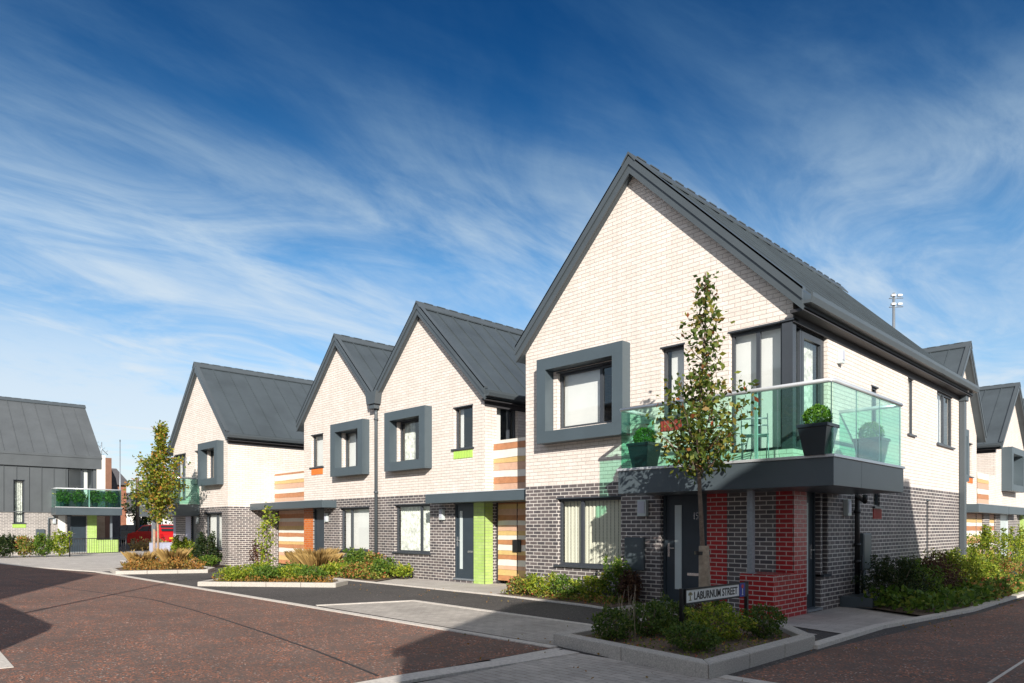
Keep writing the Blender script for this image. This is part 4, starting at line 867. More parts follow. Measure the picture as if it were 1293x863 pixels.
r2, F = faceeast('gabled_house', 'white gabled house with grey window box, second behind the corner house on the side street', 36.07, 42.4, 39.4, 7.75, 4.95, 5.0, [(37.0, 38.7, 0.1, 2.0)], [(37.5, 39.6, 3.35, 4.65)])
boxwin(r2, F, 37.2, 39.95, 3.02, 4.95, 0.4, 0.28, 37.5, 39.6, 3.35, 4.65, (38.9,))
door(r2, F, 37.0, 38.7, 0.1, 2.0, depth=0.05, mat='wgrey'); canopy(r2, 36.3, 39.5, -0.45, -0.004, 1.98, 2.3)
roof(r2, 36.07, 39.4, 42.4, 4.95, 7.75, 5.0, 0, 9.5, ovl=0.2, ovr=0.2, th=0.18, gut=(True, False))
r3, F = faceeast('gabled_house', 'white gabled house at the right edge, third behind the corner house on the side street', 43.4, 48.8, 46.1, 7.95, 5.1, 5.1, [(45.5, 47.0, 0.7, 2.0)], [(45.8, 47.2, 3.4, 4.7)])
window(r3, F, 45.5, 47.0, 0.7, 2.0); window(r3, F, 45.8, 47.2, 3.4, 4.7)
bb = MB(); bb.box(41.2, 41.9, -0.12, -0.003, 0, 2.0); bb.build('green_brick_pillar', 'green', r2)
roof(r3, 43.4, 46.1, 48.8, 5.1, 7.95, 5.1, 0, 9.5, ovl=0.2, ovr=0.2, th=0.18, gut=(True, False))
canopy(r2, 40.4, 43.3, -0.45, -0.004, 1.98, 2.3)
XF[:] = [0, 0, 0]

# ------------------------------------------------------------------ buildings on the near side of the streets (they throw the shadows on the road)
hs = thing('shadowing_house', 'tall white brick house with steep grey roof on the near side of the street', 'house', (5.9, -2.77, 0))
lo, up = MB(), MB(); gg = [(2.9, ZT), (8.9, ZT), (8.9, 5.2), (5.9, 8.1), (2.9, 5.2)]
F1, F2 = Fr('y', -2.77, -1), Fr('y', 8.2, 1)
for F_ in (F1, F2): wall(lo, F_, [(2.9, -.05), (8.9, -.05), (8.9, ZT), (2.9, ZT)]); wall(up, F_, gg)
wh = [(0.0, 1.6, 3.3, 4.6), (4.4, 6.0, 3.3, 4.6)]; wl_ = [(0.0, 1.6, 0.7, 2.0), (4.4, 5.4, 0.05, 2.05)]
for xx, s in ((2.9, -1), (8.9, 1)):
    F_ = Fr('x', xx, s); wall(lo, F_, [(-2.77, -.05), (8.2, -.05), (8.2, ZT), (-2.77, ZT)], wl_ if s < 0 else ()); wall(up, F_, [(-2.77, ZT), (8.2, ZT), (8.2, 5.2), (-2.77, 5.2)], wh if s < 0 else ())
lo.build('brick_wall', 'dark', hs); up.build('white_brick_wall', 'white', hs); interior(hs, 2.9, 8.9, -2.77, 8.2, 2.45)
Fw = Fr('x', 2.9, -1)
for q in wh+wl_[:1]: window(hs, Fw, *q, mull=((q[0]+q[1])/2,))
door(hs, Fw, 4.4, 5.4, 0.05, 2.05)
roof(hs, 2.9, 5.9, 8.9, 5.2, 8.1, 5.2, -2.77, 8.2, ovf=0.05, ovl=0.1, ovr=0.1, th=0.12, gut=(False, False))
hb = thing('terrace_block', 'long grey brick block with a sloping roof end on the near side of the road', 'building', (-14, -5.7, 0))
lo = MB(); lo.prism([(-5.3, -6.2, -0.05), (-5.3, -6.2, 4.7), (-8.6, -6.2, 8.1), (-26, -6.2, 7.3), (-26, -6.2, -0.05)], (0, -7, 0)); lo.build('wall', 'greybrick', hb)
lo = MB(); lo.prism([(-5.1, -6.0, 4.6), (-8.6, -6.0, 8.12), (-26.2, -6.0, 7.35), (-26.2, -6.0, 7.5), (-8.6, -6.0, 8.25), (-5.0, -6.0, 4.7)], (0, -7.4, 0)); lo.build('roof', 'zinc', hb)

# ------------------------------------------------------------------ street furniture and things on the balconies
def topiary(label, x, y, z, w=0.44, h=0.46, seed=1):
    t = thing('potted_topiary', label, 'potted plant', (x, y, z), 'clipped ball plants in dark square pots')
    b = MB(); a, c = w*0.5, w*0.33
    lo_ = [(x-c, y-c, z), (x+c, y-c, z), (x+c, y+c, z), (x-c, y+c, z)]; hi_ = [(x-a, y-a, z+h), (x+a, y-a, z+h), (x+a, y+a, z+h), (x-a, y+a, z+h)]
    b.face(lo_[::-1]); 
    for i in range(4): j = (i+1) % 4; b.face([lo_[i], lo_[j], hi_[j], hi_[i]])
    r = a-0.03; b.box(x-a-.01, x+a+.01, y-a-.01, y-r, z+h-.05, z+h); b.box(x-a-.01, x+a+.01, y+r, y+a+.01, z+h-.05, z+h); b.box(x-a-.01, x-r, y-r, y+r, z+h-.05, z+h); b.box(x+r, x+a+.01, y-r, y+r, z+h-.05, z+h)
    po_ = b.build('pot', 'pot', t, bevel=0.006); s = MB(); s.box(x-r, x+r, y-r, y+r, z+h-0.06, z+h-0.04); s.build('soil', 'soil', po_)
    rng = np.random.RandomState(seed); P = blob_pts((x, y, z+h+0.09), (0.185, 0.185, 0.185), 2600, rng, 0.03, 0.85); P = P[P[:, 2] > z+h-0.05]
    np_mesh('foliage', leaves(P, 0.032, 0.6, 0.2, rng), 'l_topiary', t); return t
topiary('clipped green ball in dark square pot at the left end of the glass balcony', -7.17, 10.36, 2.45, seed=1)
topiary('clipped green ball in dark square pot at the front corner of the glass balcony', -4.04, 10.08, 2.45, w=0.42, h=0.44, seed=2)
topiary('clipped green ball in dark square pot behind glass on the right side of the balcony', -4.13, 12.5, 2.45, seed=3)
def chair(label, x, y, z, a):
    t = thing('folding_chair', label, 'chair', (x, y, z), 'pale folding chairs on the balcony')
    ca, sa = math.cos(a), math.sin(a)
    def T(u, v, w_): return (x+u*ca-v*sa, y+u*sa+v*ca, z+w_)
    for s in (-0.2, 0.2):
        b = MB(); b.tube([T(s, -0.2, 0), T(s, 0.18, 0.82)], 0.008, 6); b.build('leg', 'steel', t)
        b = MB(); b.tube([T(s*.9, 0.2, 0), T(s*.9, -0.2, 0.44)], 0.008, 6); b.build('leg', 'steel', t)
    b = MB()
    for k in range(5):
        v = -0.2+k*0.08; b.tube([T(-0.2, v, 0.44), T(0.2, v, 0.44)], 0.009, 6)
    b.build('seat', 'steel', t); b = MB()
    for zz_ in (0.62, 0.74): b.tube([T(-0.2, 0.09+(zz_-.6)*.45, zz_), T(0, 0.12+(zz_-.6)*.45, zz_+.01), T(0.2, 0.09+(zz_-.6)*.45, zz_)], 0.013, 6)
    b.build('backrest', 'steel', t)
chair('pale folding chair on the glass balcony, facing the corner window', -5.25, 10.62, 2.45, 0.5)
chair('pale folding chair on the glass balcony, nearer the street tree', -5.95, 10.62, 2.45, -2.4)

# street name plate: LABURNUM STREET
sg = thing('street_name_sign', 'low black framed name plate reading LABURNUM STREET on two posts in the planter', 'sign', (-4.70, 8.4, 0.09))
SX = -4.70; y0, y1, zb, ztp = 7.66, 9.28, 0.485, 0.665
for yy in (y0-0.03, y1+0.03):
    b = MB(); b.box(SX-0.05, SX-0.005, yy-0.025, yy+0.025, 0.02, ztp+0.012); b.build('post', 'black', sg, bevel=0.003)
b = MB(); b.box(SX-0.012, SX+0.004, y0, y1, zb, ztp); pl = b.build('plate', 'pvc', sg)
b = MB(); b.box(SX-0.02, SX+0.014, y0, y1, ztp-0.012, ztp+0.008); b.box(SX-0.02, SX+0.014, y0, y1, zb-0.012, zb+0.010); b.box(SX-0.02, SX+0.014, y0-0.008, y0+0.012, zb, ztp); b.box(SX-0.02, SX+0.014, y1-0.10, y1, zb, ztp); b.build('frame', 'black', sg)
b = MB(); b.box(SX+0.004, SX+0.015, y1-0.24, y1-0.09, zb-0.005, ztp-0.002); bd = b.build('blue_badge', 'blue', sg)
b = MB(); b.prism([(SX+0.015, y1-0.165+0.035*math.cos(k*math.pi/4), ztp-0.045+0.028*math.sin(k*math.pi/4)) for k in range(8)], (0.002, 0, 0)); b.build('red_emblem', 'signred', bd)
b = MB(); b.box(SX+0.015, SX+0.017, y1-0.172, y1-0.158, zb+0.02, ztp-0.075); b.box(SX+0.015, SX+0.017, y1-0.182, y1-0.148, zb+0.015, zb+0.025); b.build('white_stem', 'pvc', bd)
b = MB(); cy_, cz_ = y0+0.115, (zb+ztp)/2+0.006                          # small city crest: wings, body and a base scroll
for k in range(7):
    a = R(20+k*23.3); p0 = (SX+0.0045, cy_, cz_-0.01)
    b.prism([(SX+0.004, cy_+0.012*math.cos(a), cz_-0.005+0.012*math.sin(a)), (SX+0.004, cy_+0.052*math.cos(a-0.14), cz_+0.046*math.sin(a-0.14)), (SX+0.004, cy_+0.052*math.cos(a+0.14), cz_+0.046*math.sin(a+0.14))], (0.003, 0, 0))
b.box(SX+0.004, SX+0.007, cy_-0.010, cy_+0.010, cz_-0.05, cz_+0.0); b.box(SX+0.004, SX+0.007, cy_-0.03, cy_+0.03, cz_-0.062, cz_-0.052)
b.build('crest', 'crest', sg)
cu = bpy.data.curves.new('lettering', 'FONT'); cu.body = 'LABURNUM STREET'; cu.size = 0.15; cu.extrude = 0.0015; cu.align_x = 'LEFT'; cu.space_character = 1.0; cu.offset = 0.0022
tmp = bpy.data.objects.new('tmp', cu); COL.objects.link(tmp); bpy.context.view_layer.update()
me = bpy.data.meshes.new_from_object(tmp.evaluated_get(bpy.context.evaluated_depsgraph_get())); bpy.data.objects.remove(tmp)
wd = max(v.co.x for v in me.vertices)-min(v.co.x for v in me.vertices); ht = max(v.co.y for v in me.vertices); k1, k2 = 1.12/wd, 0.100/ht
for v in me.vertices: v.co = (v.co.z, v.co.x*k1, v.co.y*k2)
me.materials.clear(); me.materials.append(MT['black'])
o = bpy.data.objects.new('lettering', me); COL.objects.link(o); o.parent = sg; o.location = Vector((SX+0.0062, y0+0.20, zb+0.040))-ORG[sg]

def lamp_post(label, x, y, h, arm=(0.9, 0.0), r=0.06):
    t = thing('street_lamp', label, 'street lamp', (x, y, 0)); b = MB(); b.tube([(x, y, -0.05), (x, y, 1.2), (x, y, 1.25), (x, y, h)], [r*1.3, r*1.3, r, r*0.6], 10); b.build('pole', 'steel', t)
    b = MB(); b.tube([(x, y, h-0.05), (x+arm[0]*.5, y+arm[1]*.5, h+0.05), (x+arm[0], y+arm[1], h+0.05)], 0.03, 8); b.build('arm', 'steel', t)
    b = MB(); b.box(x+arm[0]-0.05, x+arm[0]+0.45, y+arm[1]-0.12, y+arm[1]+0.12, h, h+0.10); b.build('lamp_head', 'trim', t, bevel=0.03)
lamp_post('tall thin street lamp on the near pavement, its shadow crossing the red road', -8.0, -2.4, 6.5, arm=(0, 0.8))
t = thing('slim_pole', 'tall thin grey pole rising behind the balcony of the zinc clad house', 'pole', (-56.0, 15.5, 0)); b = MB(); b.tube([(-56, 15.5, 0), (-56, 15.5, 7.6)], [0.045, 0.03], 8); b.build('pole', 'steel', t)
b = MB(); b.tube([(-56, 15.5, 7.6), (-56, 15.5, 7.72)], [0.05, 0.02], 8); b.build('cap', 'trim', t)
t = thing('telegraph_pole', 'brown wooden pole beside the dark parked cars', 'pole', (-60, 17.85, 0)); b = MB(); b.tube([(-60, 17.85, 0), (-60, 17.85, 5.3)], [0.16, 0.11], 9); b.build('pole', 'bark', t)
b = MB(); b.box(-60.3, -59.7, 17.8, 17.9, 4.95, 5.05); b.build('crossarm', 'bark', t)
t = thing('floodlight_mast', 'tall thin mast with two tiers of white floodlights above the corner house roof', 'mast', (-21.2, 70, 0))
b = MB(); b.tube([(-21.2, 70, 0), (-21.2, 70, 22.8)], [0.22, 0.11], 10); b.build('pole', 'steel', t)
for zz_ in (21.7, 22.5):
    b = MB(); b.tube([(-21.5, 69.7, zz_-0.2), (-20.6, 70.6, zz_-0.15)], 0.045, 6); b.build('cross_bar', 'steel', t)
    for q in (-0.08, 0.34):
        b = MB(); b.prism([(-21.2+q-.15, 70+q-.15, zz_-0.07), (-21.2+q+.13, 70+q+.13, zz_-0.04), (-21.2+q+.15, 70+q+.15, zz_+0.13), (-21.2+q-.14, 70+q-.14, zz_+0.14)], (0.2, -0.2, 0)); b.build('floodlight', 'pvc', t, bevel=0.04)
# railing in front of the zinc clad house
t = thing('metal_railing', 'low black picket railing in front of the lime green porch', 'railing', (-39.7, 10, 0))
A, B_ = Vector((-39.06, 8.61, 0)), Vector((-40.37, 11.45, 0))
for q in (A, B_): b = MB(); b.tube([q+Vector((0, 0, -.05)), q+Vector((0, 0, 0.98))], 0.03, 6); b.build('post', 'black', t)
for zz_ in (0.12, 0.85): b = MB(); b.tube([A+Vector((0, 0, zz_)), B_+Vector((0, 0, zz_))], 0.018, 6); b.build('rail', 'black', t)
b = MB()
for i in range(1, 24): q = A.lerp(B_, i/24); b.tube([q+Vector((0, 0, .12)), q+Vector((0, 0, 0.85))], 0.009, 4)
b.build('picket_infill', 'black', t)

# ------------------------------------------------------------------ vehicles
def car(label, x, y, ang, paint, group, sc=1.0, suv=False):
    t = thing('parked_car', label, 'car', (x, y, 0), group)
    ca, sa = math.cos(ang)*sc, math.sin(ang)*sc
    def T(p): return (x+p[0]*ca-p[1]*sa, y+p[0]*sa+p[1]*ca, p[2]*sc)
    hh = 0.12 if suv else 0.0
    low = [(-2.0, 0.30), (2.0, 0.30), (2.08, 0.55), (2.0, 0.82+hh), (1.15, 0.95+hh), (-1.88, 0.98+hh), (-2.02, 0.85), (-2.08, 0.5)]
    cab = [(-1.86, 0.97+hh), (1.12, 0.94+hh), (0.45, 1.40+hh), (-0.3, 1.47+hh), (-1.45, 1.45+hh), (-1.75, 1.2+hh)]
    b = MB()
    def loft(prof, w0, w1, mi=0):
        zs = [p[1] for p in prof]; lo_, hi_ = min(zs), max(zs); L1 = []; L2 = []
        for px, pz in prof:
            k = (pz-lo_)/(hi_-lo_); w = w0+(w1-w0)*k*k; L1.append(T((px, -w, pz))); L2.append(T((px, w, pz)))
        n = len(prof); b.face(L1, mi); b.face(L2[::-1], mi)
        for i in range(n): j = (i+1) % n; b.face([L1[i], L2[i], L2[j], L1[j]], mi)
    loft(low, 0.88, 0.84); loft(cab, 0.80, 0.60); body = b.build('body', paint, t, bevel=0.05)
    g = MB()
    for s in (-1, 1):
        def S(px, pz, o=0.012): w = 0.80-0.20*((pz-0.95-hh)/0.5)**2; return T((px, s*(w+o), pz))
        for q in ([(-1.55, 1.02), (-0.55, 1.02), (-0.55, 1.36), (-1.38, 1.36)], [(-0.48, 1.02), (0.85, 1.00), (0.38, 1.32), (-0.48, 1.36)]):
            g.face([S(px, pz+hh) for px, pz in q])
    g.build('side_window', 'carglass', body)
    g = MB(); g.face([T((-1.90, -0.68, 1.02+hh)), T((-1.90, 0.68, 1.02+hh)), T((-1.56, 0.56, 1.40+hh)), T((-1.56, -0.56, 1.40+hh))]); g.build('rear_window', 'carglass', body)
    g = MB(); g.face([T((1.08, 0.68, 1.0+hh)), T((1.08, -0.68, 1.0+hh)), T((0.54, -0.55, 1.37+hh)), T((0.54, 0.55, 1.37+hh))]); g.build('windscreen', 'carglass', body)
    g = MB(); q = [T((-2.115, -0.26, 0.60)), T((-2.115, 0.26, 0.60)), T((-2.105, 0.26, 0.72)), T((-2.105, -0.26, 0.72))]; g.face(q[::-1]); g.build('number_plate', 'plate', t)
    for s in (-1, 1):
        g = MB(); g.prism([T((-2.09, s*0.62, 0.72)), T((-2.09, s*0.84, 0.72)), T((-1.96, s*0.82, 0.95)), T((-1.96, s*0.66, 0.95))], tuple(Vector(T((-0.03, 0, 0)))-Vector(T((0, 0, 0))))); g.build('tail_light', 'lampred', t)
        g = MB(); g.prism([T((2.04, s*0.55, 0.62)), T((2.04, s*0.82, 0.62)), T((1.99, s*0.82, 0.76)), T((1.99, s*0.58, 0.78))], tuple(Vector(T((0.05, 0, 0)))-Vector(T((0, 0, 0))))); g.build('headlight', 'lampdiff', t)
        for px in (-1.25, 1.28):
            g = MB(); c0, c1 = T((px, s*0.70, 0.31)), T((px, s*0.90, 0.31)); g.tube([c0, c1], 0.31*sc, 18); wh_ = g.build('wheel', 'tyre', t, bevel=0.02)
            g = MB(); c0, c1 = T((px, s*0.89, 0.31)), T((px, s*0.915, 0.31)); g.tube([c0, c1], 0.2*sc, 14); g.build('rim', 'chrome', wh_)
    return t
car('red hatchback parked by the lilac porch, seen from behind with a yellow plate', -51.6, 16.5, R(192), 'redcar', 'parked cars down the lane', 1.0, True)
car('silver car parked just beyond the red hatchback', -60.0, 20.3, R(160), 'silvercar', 'parked cars down the lane')
car('black car parked beside the brown wooden pole', -66.0, 18.9, R(215), 'blackcar', 'parked cars down the lane', 1.0, True)
car('dark car parked behind the black one, nearer the orange brick house', -74.0, 20.7, R(200), 'blackcar', 'parked cars down the lane')
vn = thing('parked_van', 'white van with rounded roof parked on the near pavement', 'van', (-9.5, -1.45, 0))
b = MB(); b.prism([(-12.6, -2.4, 0.4), (-7.0, -2.4, 0.4), (-6.7, -2.4, 0.9), (-7.3, -2.4, 1.2), (-8.0, -2.4, 1.95), (-8.4, -2.4, 2.08), (-12.4, -2.4, 2.08), (-12.65, -2.4, 1.9)], (0, 1.95, 0)); vb = b.build('body', 'vanw', vn, bevel=0.12)
b = MB(); b.face([(-7.28, -2.2, 1.25), (-7.28, -0.65, 1.25), (-7.92, -0.75, 1.88), (-7.92, -2.1, 1.88)]); b.build('windscreen', 'carglass', vb)
for xx in (-11.6, -7.9):
    for yy in (-2.42, -0.68): b = MB(); b.tube([(xx, yy, 0.36), (xx, yy+0.24, 0.36)], 0.36, 18); b.build('wheel', 'tyre', vn, bevel=0.02)

# ------------------------------------------------------------------ buildings in the background
def block(name, label, x0, x1, y0_, y1_, ze, zr_, wallm, roofm, wins=(), axis='y', loc=None):
    h = thing(name, label, 'house', ((x0+x1)/2, (y0_+y1_)/2, 0)); b = MB(); b.box(x0, x1, y0_, y1_, -0.1, ze)
    if axis == 'y': xm = (x0+x1)/2; b.prism([(x0, y0_, ze), (x1, y0_, ze), (xm, y0_, zr_-.1)], (0, y1_-y0_, 0)); pr = [(x0-.3, y0_-.2, ze-.2), (xm, y0_-.2, zr_), (x1+.3, y0_-.2, ze-.2), (x1+.3, y0_-.2, ze), (xm, y0_-.2, zr_+.2), (x0-.3, y0_-.2, ze)]; v = (0, y1_-y0_+.4, 0)
    else: ym = (y0_+y1_)/2; b.prism([(x0, y0_, ze), (x0, y1_, ze), (x0, ym, zr_-.1)], (x1-x0, 0, 0)); pr = [(x0-.2, y0_-.3, ze-.2), (x0-.2, ym, zr_), (x0-.2, y1_+.3, ze-.2), (x0-.2, y1_+.3, ze), (x0-.2, ym, zr_+.2), (x0-.2, y0_-.3, ze)]; v = (x1-x0+.4, 0, 0)
    b.build('wall', wallm, h); r = MB(); 
    n = len(pr)//2; r.prism([pr[0], pr[1], pr[4], pr[5]], v); r.prism([pr[1], pr[2], pr[3], pr[4]], v); r.build('roof', roofm, h)
    for (a, c, e_, f_) in wins:
        F_ = Fr('x', x1, 1); w_ = MB(); F_.box(w_, a, c, e_, f_, 0.0, 0.04); fo = w_.build('window', 'pvc', h); p = MB(); F_.box(p, a+.1, c-.1, e_+.1, f_-.1, 0.04, 0.045); p.build('pane', 'carglass', fo)
    return h
wh_ = thing('white_house', 'tall plain white rendered house behind the zinc clad house', 'house', (-60, 12.5, 0))
b = MB(); b.box(-64, -56, 9.5, 14.55, 2.5, 6.5); b.build('wall', 'render', wh_); b = MB(); b.box(-64, -56.01, 9.5, 14.54, -0.1, 2.5); b.build('base_wall', 'tanbrick', wh_)
b = MB(); b.box(-64, -56, 14.55, 14.95, -0.1, 6.35); b.build('brown_corner', 'brown', wh_)
b = MB(); b.prism([(-57, 14.95, 6.2), (-57, 15.5, 5.0), (-57, 15.75, 3.6), (-57, 15.75, -0.1), (-57, 14.95, -0.1)], (-7, 0, 0)); b.build('side_roof', 'slate', wh_)
a_ = thing('tv_aerial', 'spiky television aerial on top of the white rendered house', 'aerial', (-57.5, 14.4, 6.5)); b = MB()
b.tube([(-57.5, 14.7, 6.4), (-57.5, 14.7, 7.6)], 0.03, 6); b.build('mast', 'steel', a_); b = MB(); b.tube([(-57.5, 13.9, 7.9), (-57.5, 15.1, 6.7)], 0.022, 5)
for i in range(6): f_ = i/5; yy, zz_ = 13.95+1.0*f_, 7.85-1.0*f_; b.tube([(-57.5, yy-.16, zz_-.16), (-57.5, yy+.16, zz_+.16)], 0.014, 4)
b.build('yagi_antenna', 'steel', a_)
block('brick_house', 'narrow orange brick house with dark roof beyond the white rendered house', -84, -76, 16, 21.6, 5.7, 7.2, 'oldbrick', 'slate', (), 'y')
block('slate_roofed_house', 'low white walled house with grey roof at the end of the lane', -118, -108, 30.3, 44, 3.6, 6.2, 'render', 'slate', ((31.5, 32.6, 1.2, 2.6), (34, 35.4, 1.2, 2.6), (38, 39.5, 1.2, 2.6)), 'y')
gw_ = thing('garden_wall', 'long low orange brick garden wall behind the parked silver car', 'wall', (-64, 26, 0)); b = MB(); b.box(-64.3, -64.0, 20, 36, -0.1, 1.0); b.build('brickwork', 'oldbrick', gw_); b = MB(); b.box(-64.35, -63.95, 20, 36, 1.0, 1.07); b.build('coping', 'line', gw_)
t = thing('gate_post', 'squat white gate post beyond the brown wooden pole', 'post', (-70, 21.3, 0)); b = MB(); b.box(-70.3, -69.7, 20.9, 21.6, 0, 2.1); b.box(-70.4, -69.6, 20.8, 21.7, 2.1, 2.25); b.build('shaft', 'render', t)
t = thing('rubbish_bag', 'round black bag lying by the paved path at the right edge', 'bag', (-3.95, 21.9, 0.02)); b = MB()
b.lathe((-3.95, 21.9, 0.0), [(0.02, 0), (0.22, 0.02), (0.27, 0.12), (0.23, 0.24), (0.12, 0.31), (0.01, 0.32)], 14); b.build('sack', 'black', t)

# ------------------------------------------------------------------ planting
GB = 'low shrubs in the corner planter'
shrub('box_shrub', 'small dark box shrub at the left front corner of the planter', 'shrub', -5.16, 6.78, 0.25, 0.25, 0.40, 1700, 0.038, 'l_box', GB, 11)
shrub('box_shrub', 'wide dark green shrub behind the left front one in the planter', 'shrub', -5.05, 7.40, 0.36, 0.33, 0.42, 2600, 0.038, 'l_box', GB, 12)
shrub('box_shrub', 'green shrub just left of the name plate post in the planter', 'shrub', -5.15, 8.0, 0.33, 0.33, 0.42, 2200, 0.038, 'l_box', GB, 13)
shrub('box_shrub', 'low spreading dark shrub at the front of the planter below the name plate', 'shrub', -4.12, 6.86, 0.33, 0.30, 0.30, 2200, 0.036, 'l_box', GB, 14)
shrub('box_shrub', 'yellow tinged shrub under the middle of the name plate', 'shrub', -4.30, 7.72, 0.36, 0.42, 0.42, 2900, 0.038, 'l_yellow', GB, 15)
shrub('box_shrub', 'round dark green shrub at the right end of the planter', 'shrub', -3.98, 8.25, 0.26, 0.26, 0.40, 2000, 0.036, 'l_box', GB, 16)
shrub('barberry', 'small reddish brown shrub at the foot of the young street tree', 'shrub', -4.98, 8.45, 0.22, 0.22, 0.38, 900, 0.035, 'l_purple', GB, 18)
shrub('box_shrub', 'dark shrub behind the young tree at the back of the planter', 'shrub', -5.3, 9.4, 0.25, 0.25, 0.3, 1200, 0.038, 'l_box', GB, 19)
o = cover('planter_litter', 'fallen leaves and low weeds on the planter mulch', 'ground cover', [(-5.5, 6.55), (-3.65, 6.25), (-3.65, 8.3), (-4.2, 9.0), (-5.6, 9.7)], 1400, 0.035, 'l_mix', 0.02, 21, 0.095)
rng = np.random.RandomState(5); dg = thing('dry_stalks', 'thin pale dry stalks rising at the left of the planter', 'weed', (-5.1, 6.9, 0.09)); b = MB()
for i in range(16): a = rng.uniform(0, 6.28); r_ = rng.uniform(0.02, 0.2); x_, y_ = -5.05+r_*math.cos(a), 6.95+r_*math.sin(a); b.tube([(x_, y_, .08), (x_+rng.normal(0, .06), y_+rng.normal(0, .06), rng.uniform(.45, .75))], [0.004, 0.0015], 4)
b.build('stalks', 'stake', dg)
# young street tree with its stake
tr1 = tree('street_tree', 'slender young tree with sparse autumn leaves and timber stake in front of the glass balcony', -5.36, 9.12, (0.04, 0.05), 5.15, 2.25,
     [(0, 0.40), (0.08, 0.66), (0.2, 0.68), (0.36, 0.50), (0.45, 0.24), (0.6, 0.24), (0.72, 0.22), (0.85, 0.10), (1, 0.07)], 3100, 0.088, 'l_tree', 'bark', 0.042, 31, nb=60, fpow=1.5)
b = MB(); b.tube([(-5.24, 9.06, 0), (-5.245, 9.07, 0.6), (-5.26, 9.08, 1.17)], [0.09, 0.085, 0.075], 10); b.build('stake', 'stake', tr1, bevel=0.01)
b = MB(); b.tube([(-5.30, 9.1, 1.04), (-5.30, 9.1, 1.09)], 0.115, 12, cap=False); b.build('tie', 'black', tr1)
tr2 = tree('street_tree', 'fuller golden green young tree on the far island before the end house', -25.9, 8.3, (0.15, 0.1), 5.0, 1.75,
     [(0, 0.5), (0.13, 0.85), (0.32, 0.86), (0.5, 0.66), (0.62, 0.34), (0.8, 0.20), (0.92, 0.16), (1, 0.10)], 6400, 0.105, 'l_tree2', 'palebark', 0.05, 33, nb=52)
b = MB(); b.tube([(-25.78, 8.2, 0), (-25.78, 8.2, 1.35)], 0.045, 8); b.build('stake', 'palebark', tr2)
tree('sapling', 'thin leafy sapling in the middle island with green yellow leaves', -19.3, 9.15, (0.05, 0.05), 1.95, 0.25, [(0, 0.12), (0.4, 0.2), (0.8, 0.26), (1, 0.1)], 620, 0.085, 'l_yellow', 'bark', 0.022, 35, nb=16)
# side bed
GS = 'tall shrubs in the bed along the side wall'
shrub('tall_shrub', 'dark green bushy shrub beside the downpipe, nearest in the side bed', 'shrub', -4.15, 13.75, 0.50, 0.55, 0.72, 4000, 0.045, 'l_dark', GS, 41, spikes=9)
shrub('tall_shrub', 'green shrub second in the side bed, next to the dark one', 'shrub', -4.05, 14.75, 0.42, 0.5, 0.62, 2800, 0.045, 'l_green', GS, 46, spikes=7)
shrub('tall_shrub', 'purple brown leaved shrub in the middle of the side bed', 'shrub', -4.0, 15.6, 0.46, 0.55, 0.68, 3400, 0.042, 'l_purple', GS, 42, spikes=9)
shrub('tall_shrub', 'sunlit yellow green shrub behind the purple one in the side bed', 'shrub', -4.05, 17.0, 0.55, 0.65, 0.74, 4800, 0.045, 'l_yellow', GS, 43, spikes=14)
shrub('tall_shrub', 'sunlit yellow green shrub near the far end of the side bed', 'shrub', -3.95, 18.5, 0.50, 0.65, 0.70, 4000, 0.045, 'l_yellow', GS, 44, spikes=10)
shrub('tall_shrub', 'reddish brown shrub at the far end of the side bed', 'shrub', -3.75, 19.6, 0.36, 0.40, 0.62, 1800, 0.045, 'l_mix', GS, 45, spikes=6)
cover('bed_edge_plants', 'broad leaved ground cover spilling over the side bed kerb', 'ground cover', [(-4.5, 13.1), (-3.5, 12.5), (-3.2, 12.9), (-3.02, 14.6), (-3.0, 19.3), (-3.7, 19.3), (-3.7, 14.5)], 2600, 0.10, 'l_green', 0.30, 51, 0.06)
cover('bed_edge_plants', 'yellow and red leafed ground cover in the sunny end of the side bed', 'ground cover', [(-3.75, 15.8), (-2.98, 15.8), (-2.96, 19.8), (-3.7, 20.0)], 2600, 0.075, 'l_mix', 0.34, 52, 0.06)
shrub('tall_shrub', 'wide yellow green shrub before the houses up the side street', 'shrub', -5.2, 27.6, 1.1, 1.4, 1.15, 5200, 0.07, 'l_yellow', 'shrubs up the side street', 47, spikes=10)
shrub('tall_shrub', 'low shrub beyond the black bag at the right edge', 'shrub', -4.2, 24.2, 0.5, 1.0, 0.35, 1500, 0.06, 'l_mix', 'shrubs up the side street', 48)
# front bed below the big window
GF = 'weedy plants under the ground floor window of the corner house'
for i, (x, y, r_, h_, m_, lb) in enumerate([(-10.35, 10.5, 0.30, 0.30, 'l_mix', 'low reddish yellow plant at the left corner of the house'), (-9.75, 10.45, 0.32, 0.36, 'l_yellow', 'low yellow green plant at the left end of the front bed'),
        (-9.1, 10.5, 0.30, 0.34, 'l_green', 'low green plant under the left pane of the ground floor window'), (-8.5, 10.55, 0.32, 0.42, 'l_yellow', 'leafy green plant under the wide pane of the ground floor window'),
        (-8.05, 10.75, 0.28, 0.72, 'l_green', 'tall leggy green plant below the wall meter box'), (-7.72, 10.7, 0.2, 0.48, 'l_purple', 'dark plant beside the front door step')]):
    shrub('bedding_plant', lb, 'plant', x, y, r_, r_, h_, 950, 0.055, m_, GF, 60+i, stems=7, spikes=3)
cover('weeds', 'low straggling weeds over the front bed soil', 'ground cover', [(-10.7, 10.2), (-8.2, 10.05), (-7.7, 10.0), (-7.7, 10.9), (-10.7, 10.9)], 2200, 0.05, 'l_mix', 0.12, 66, 0.04)
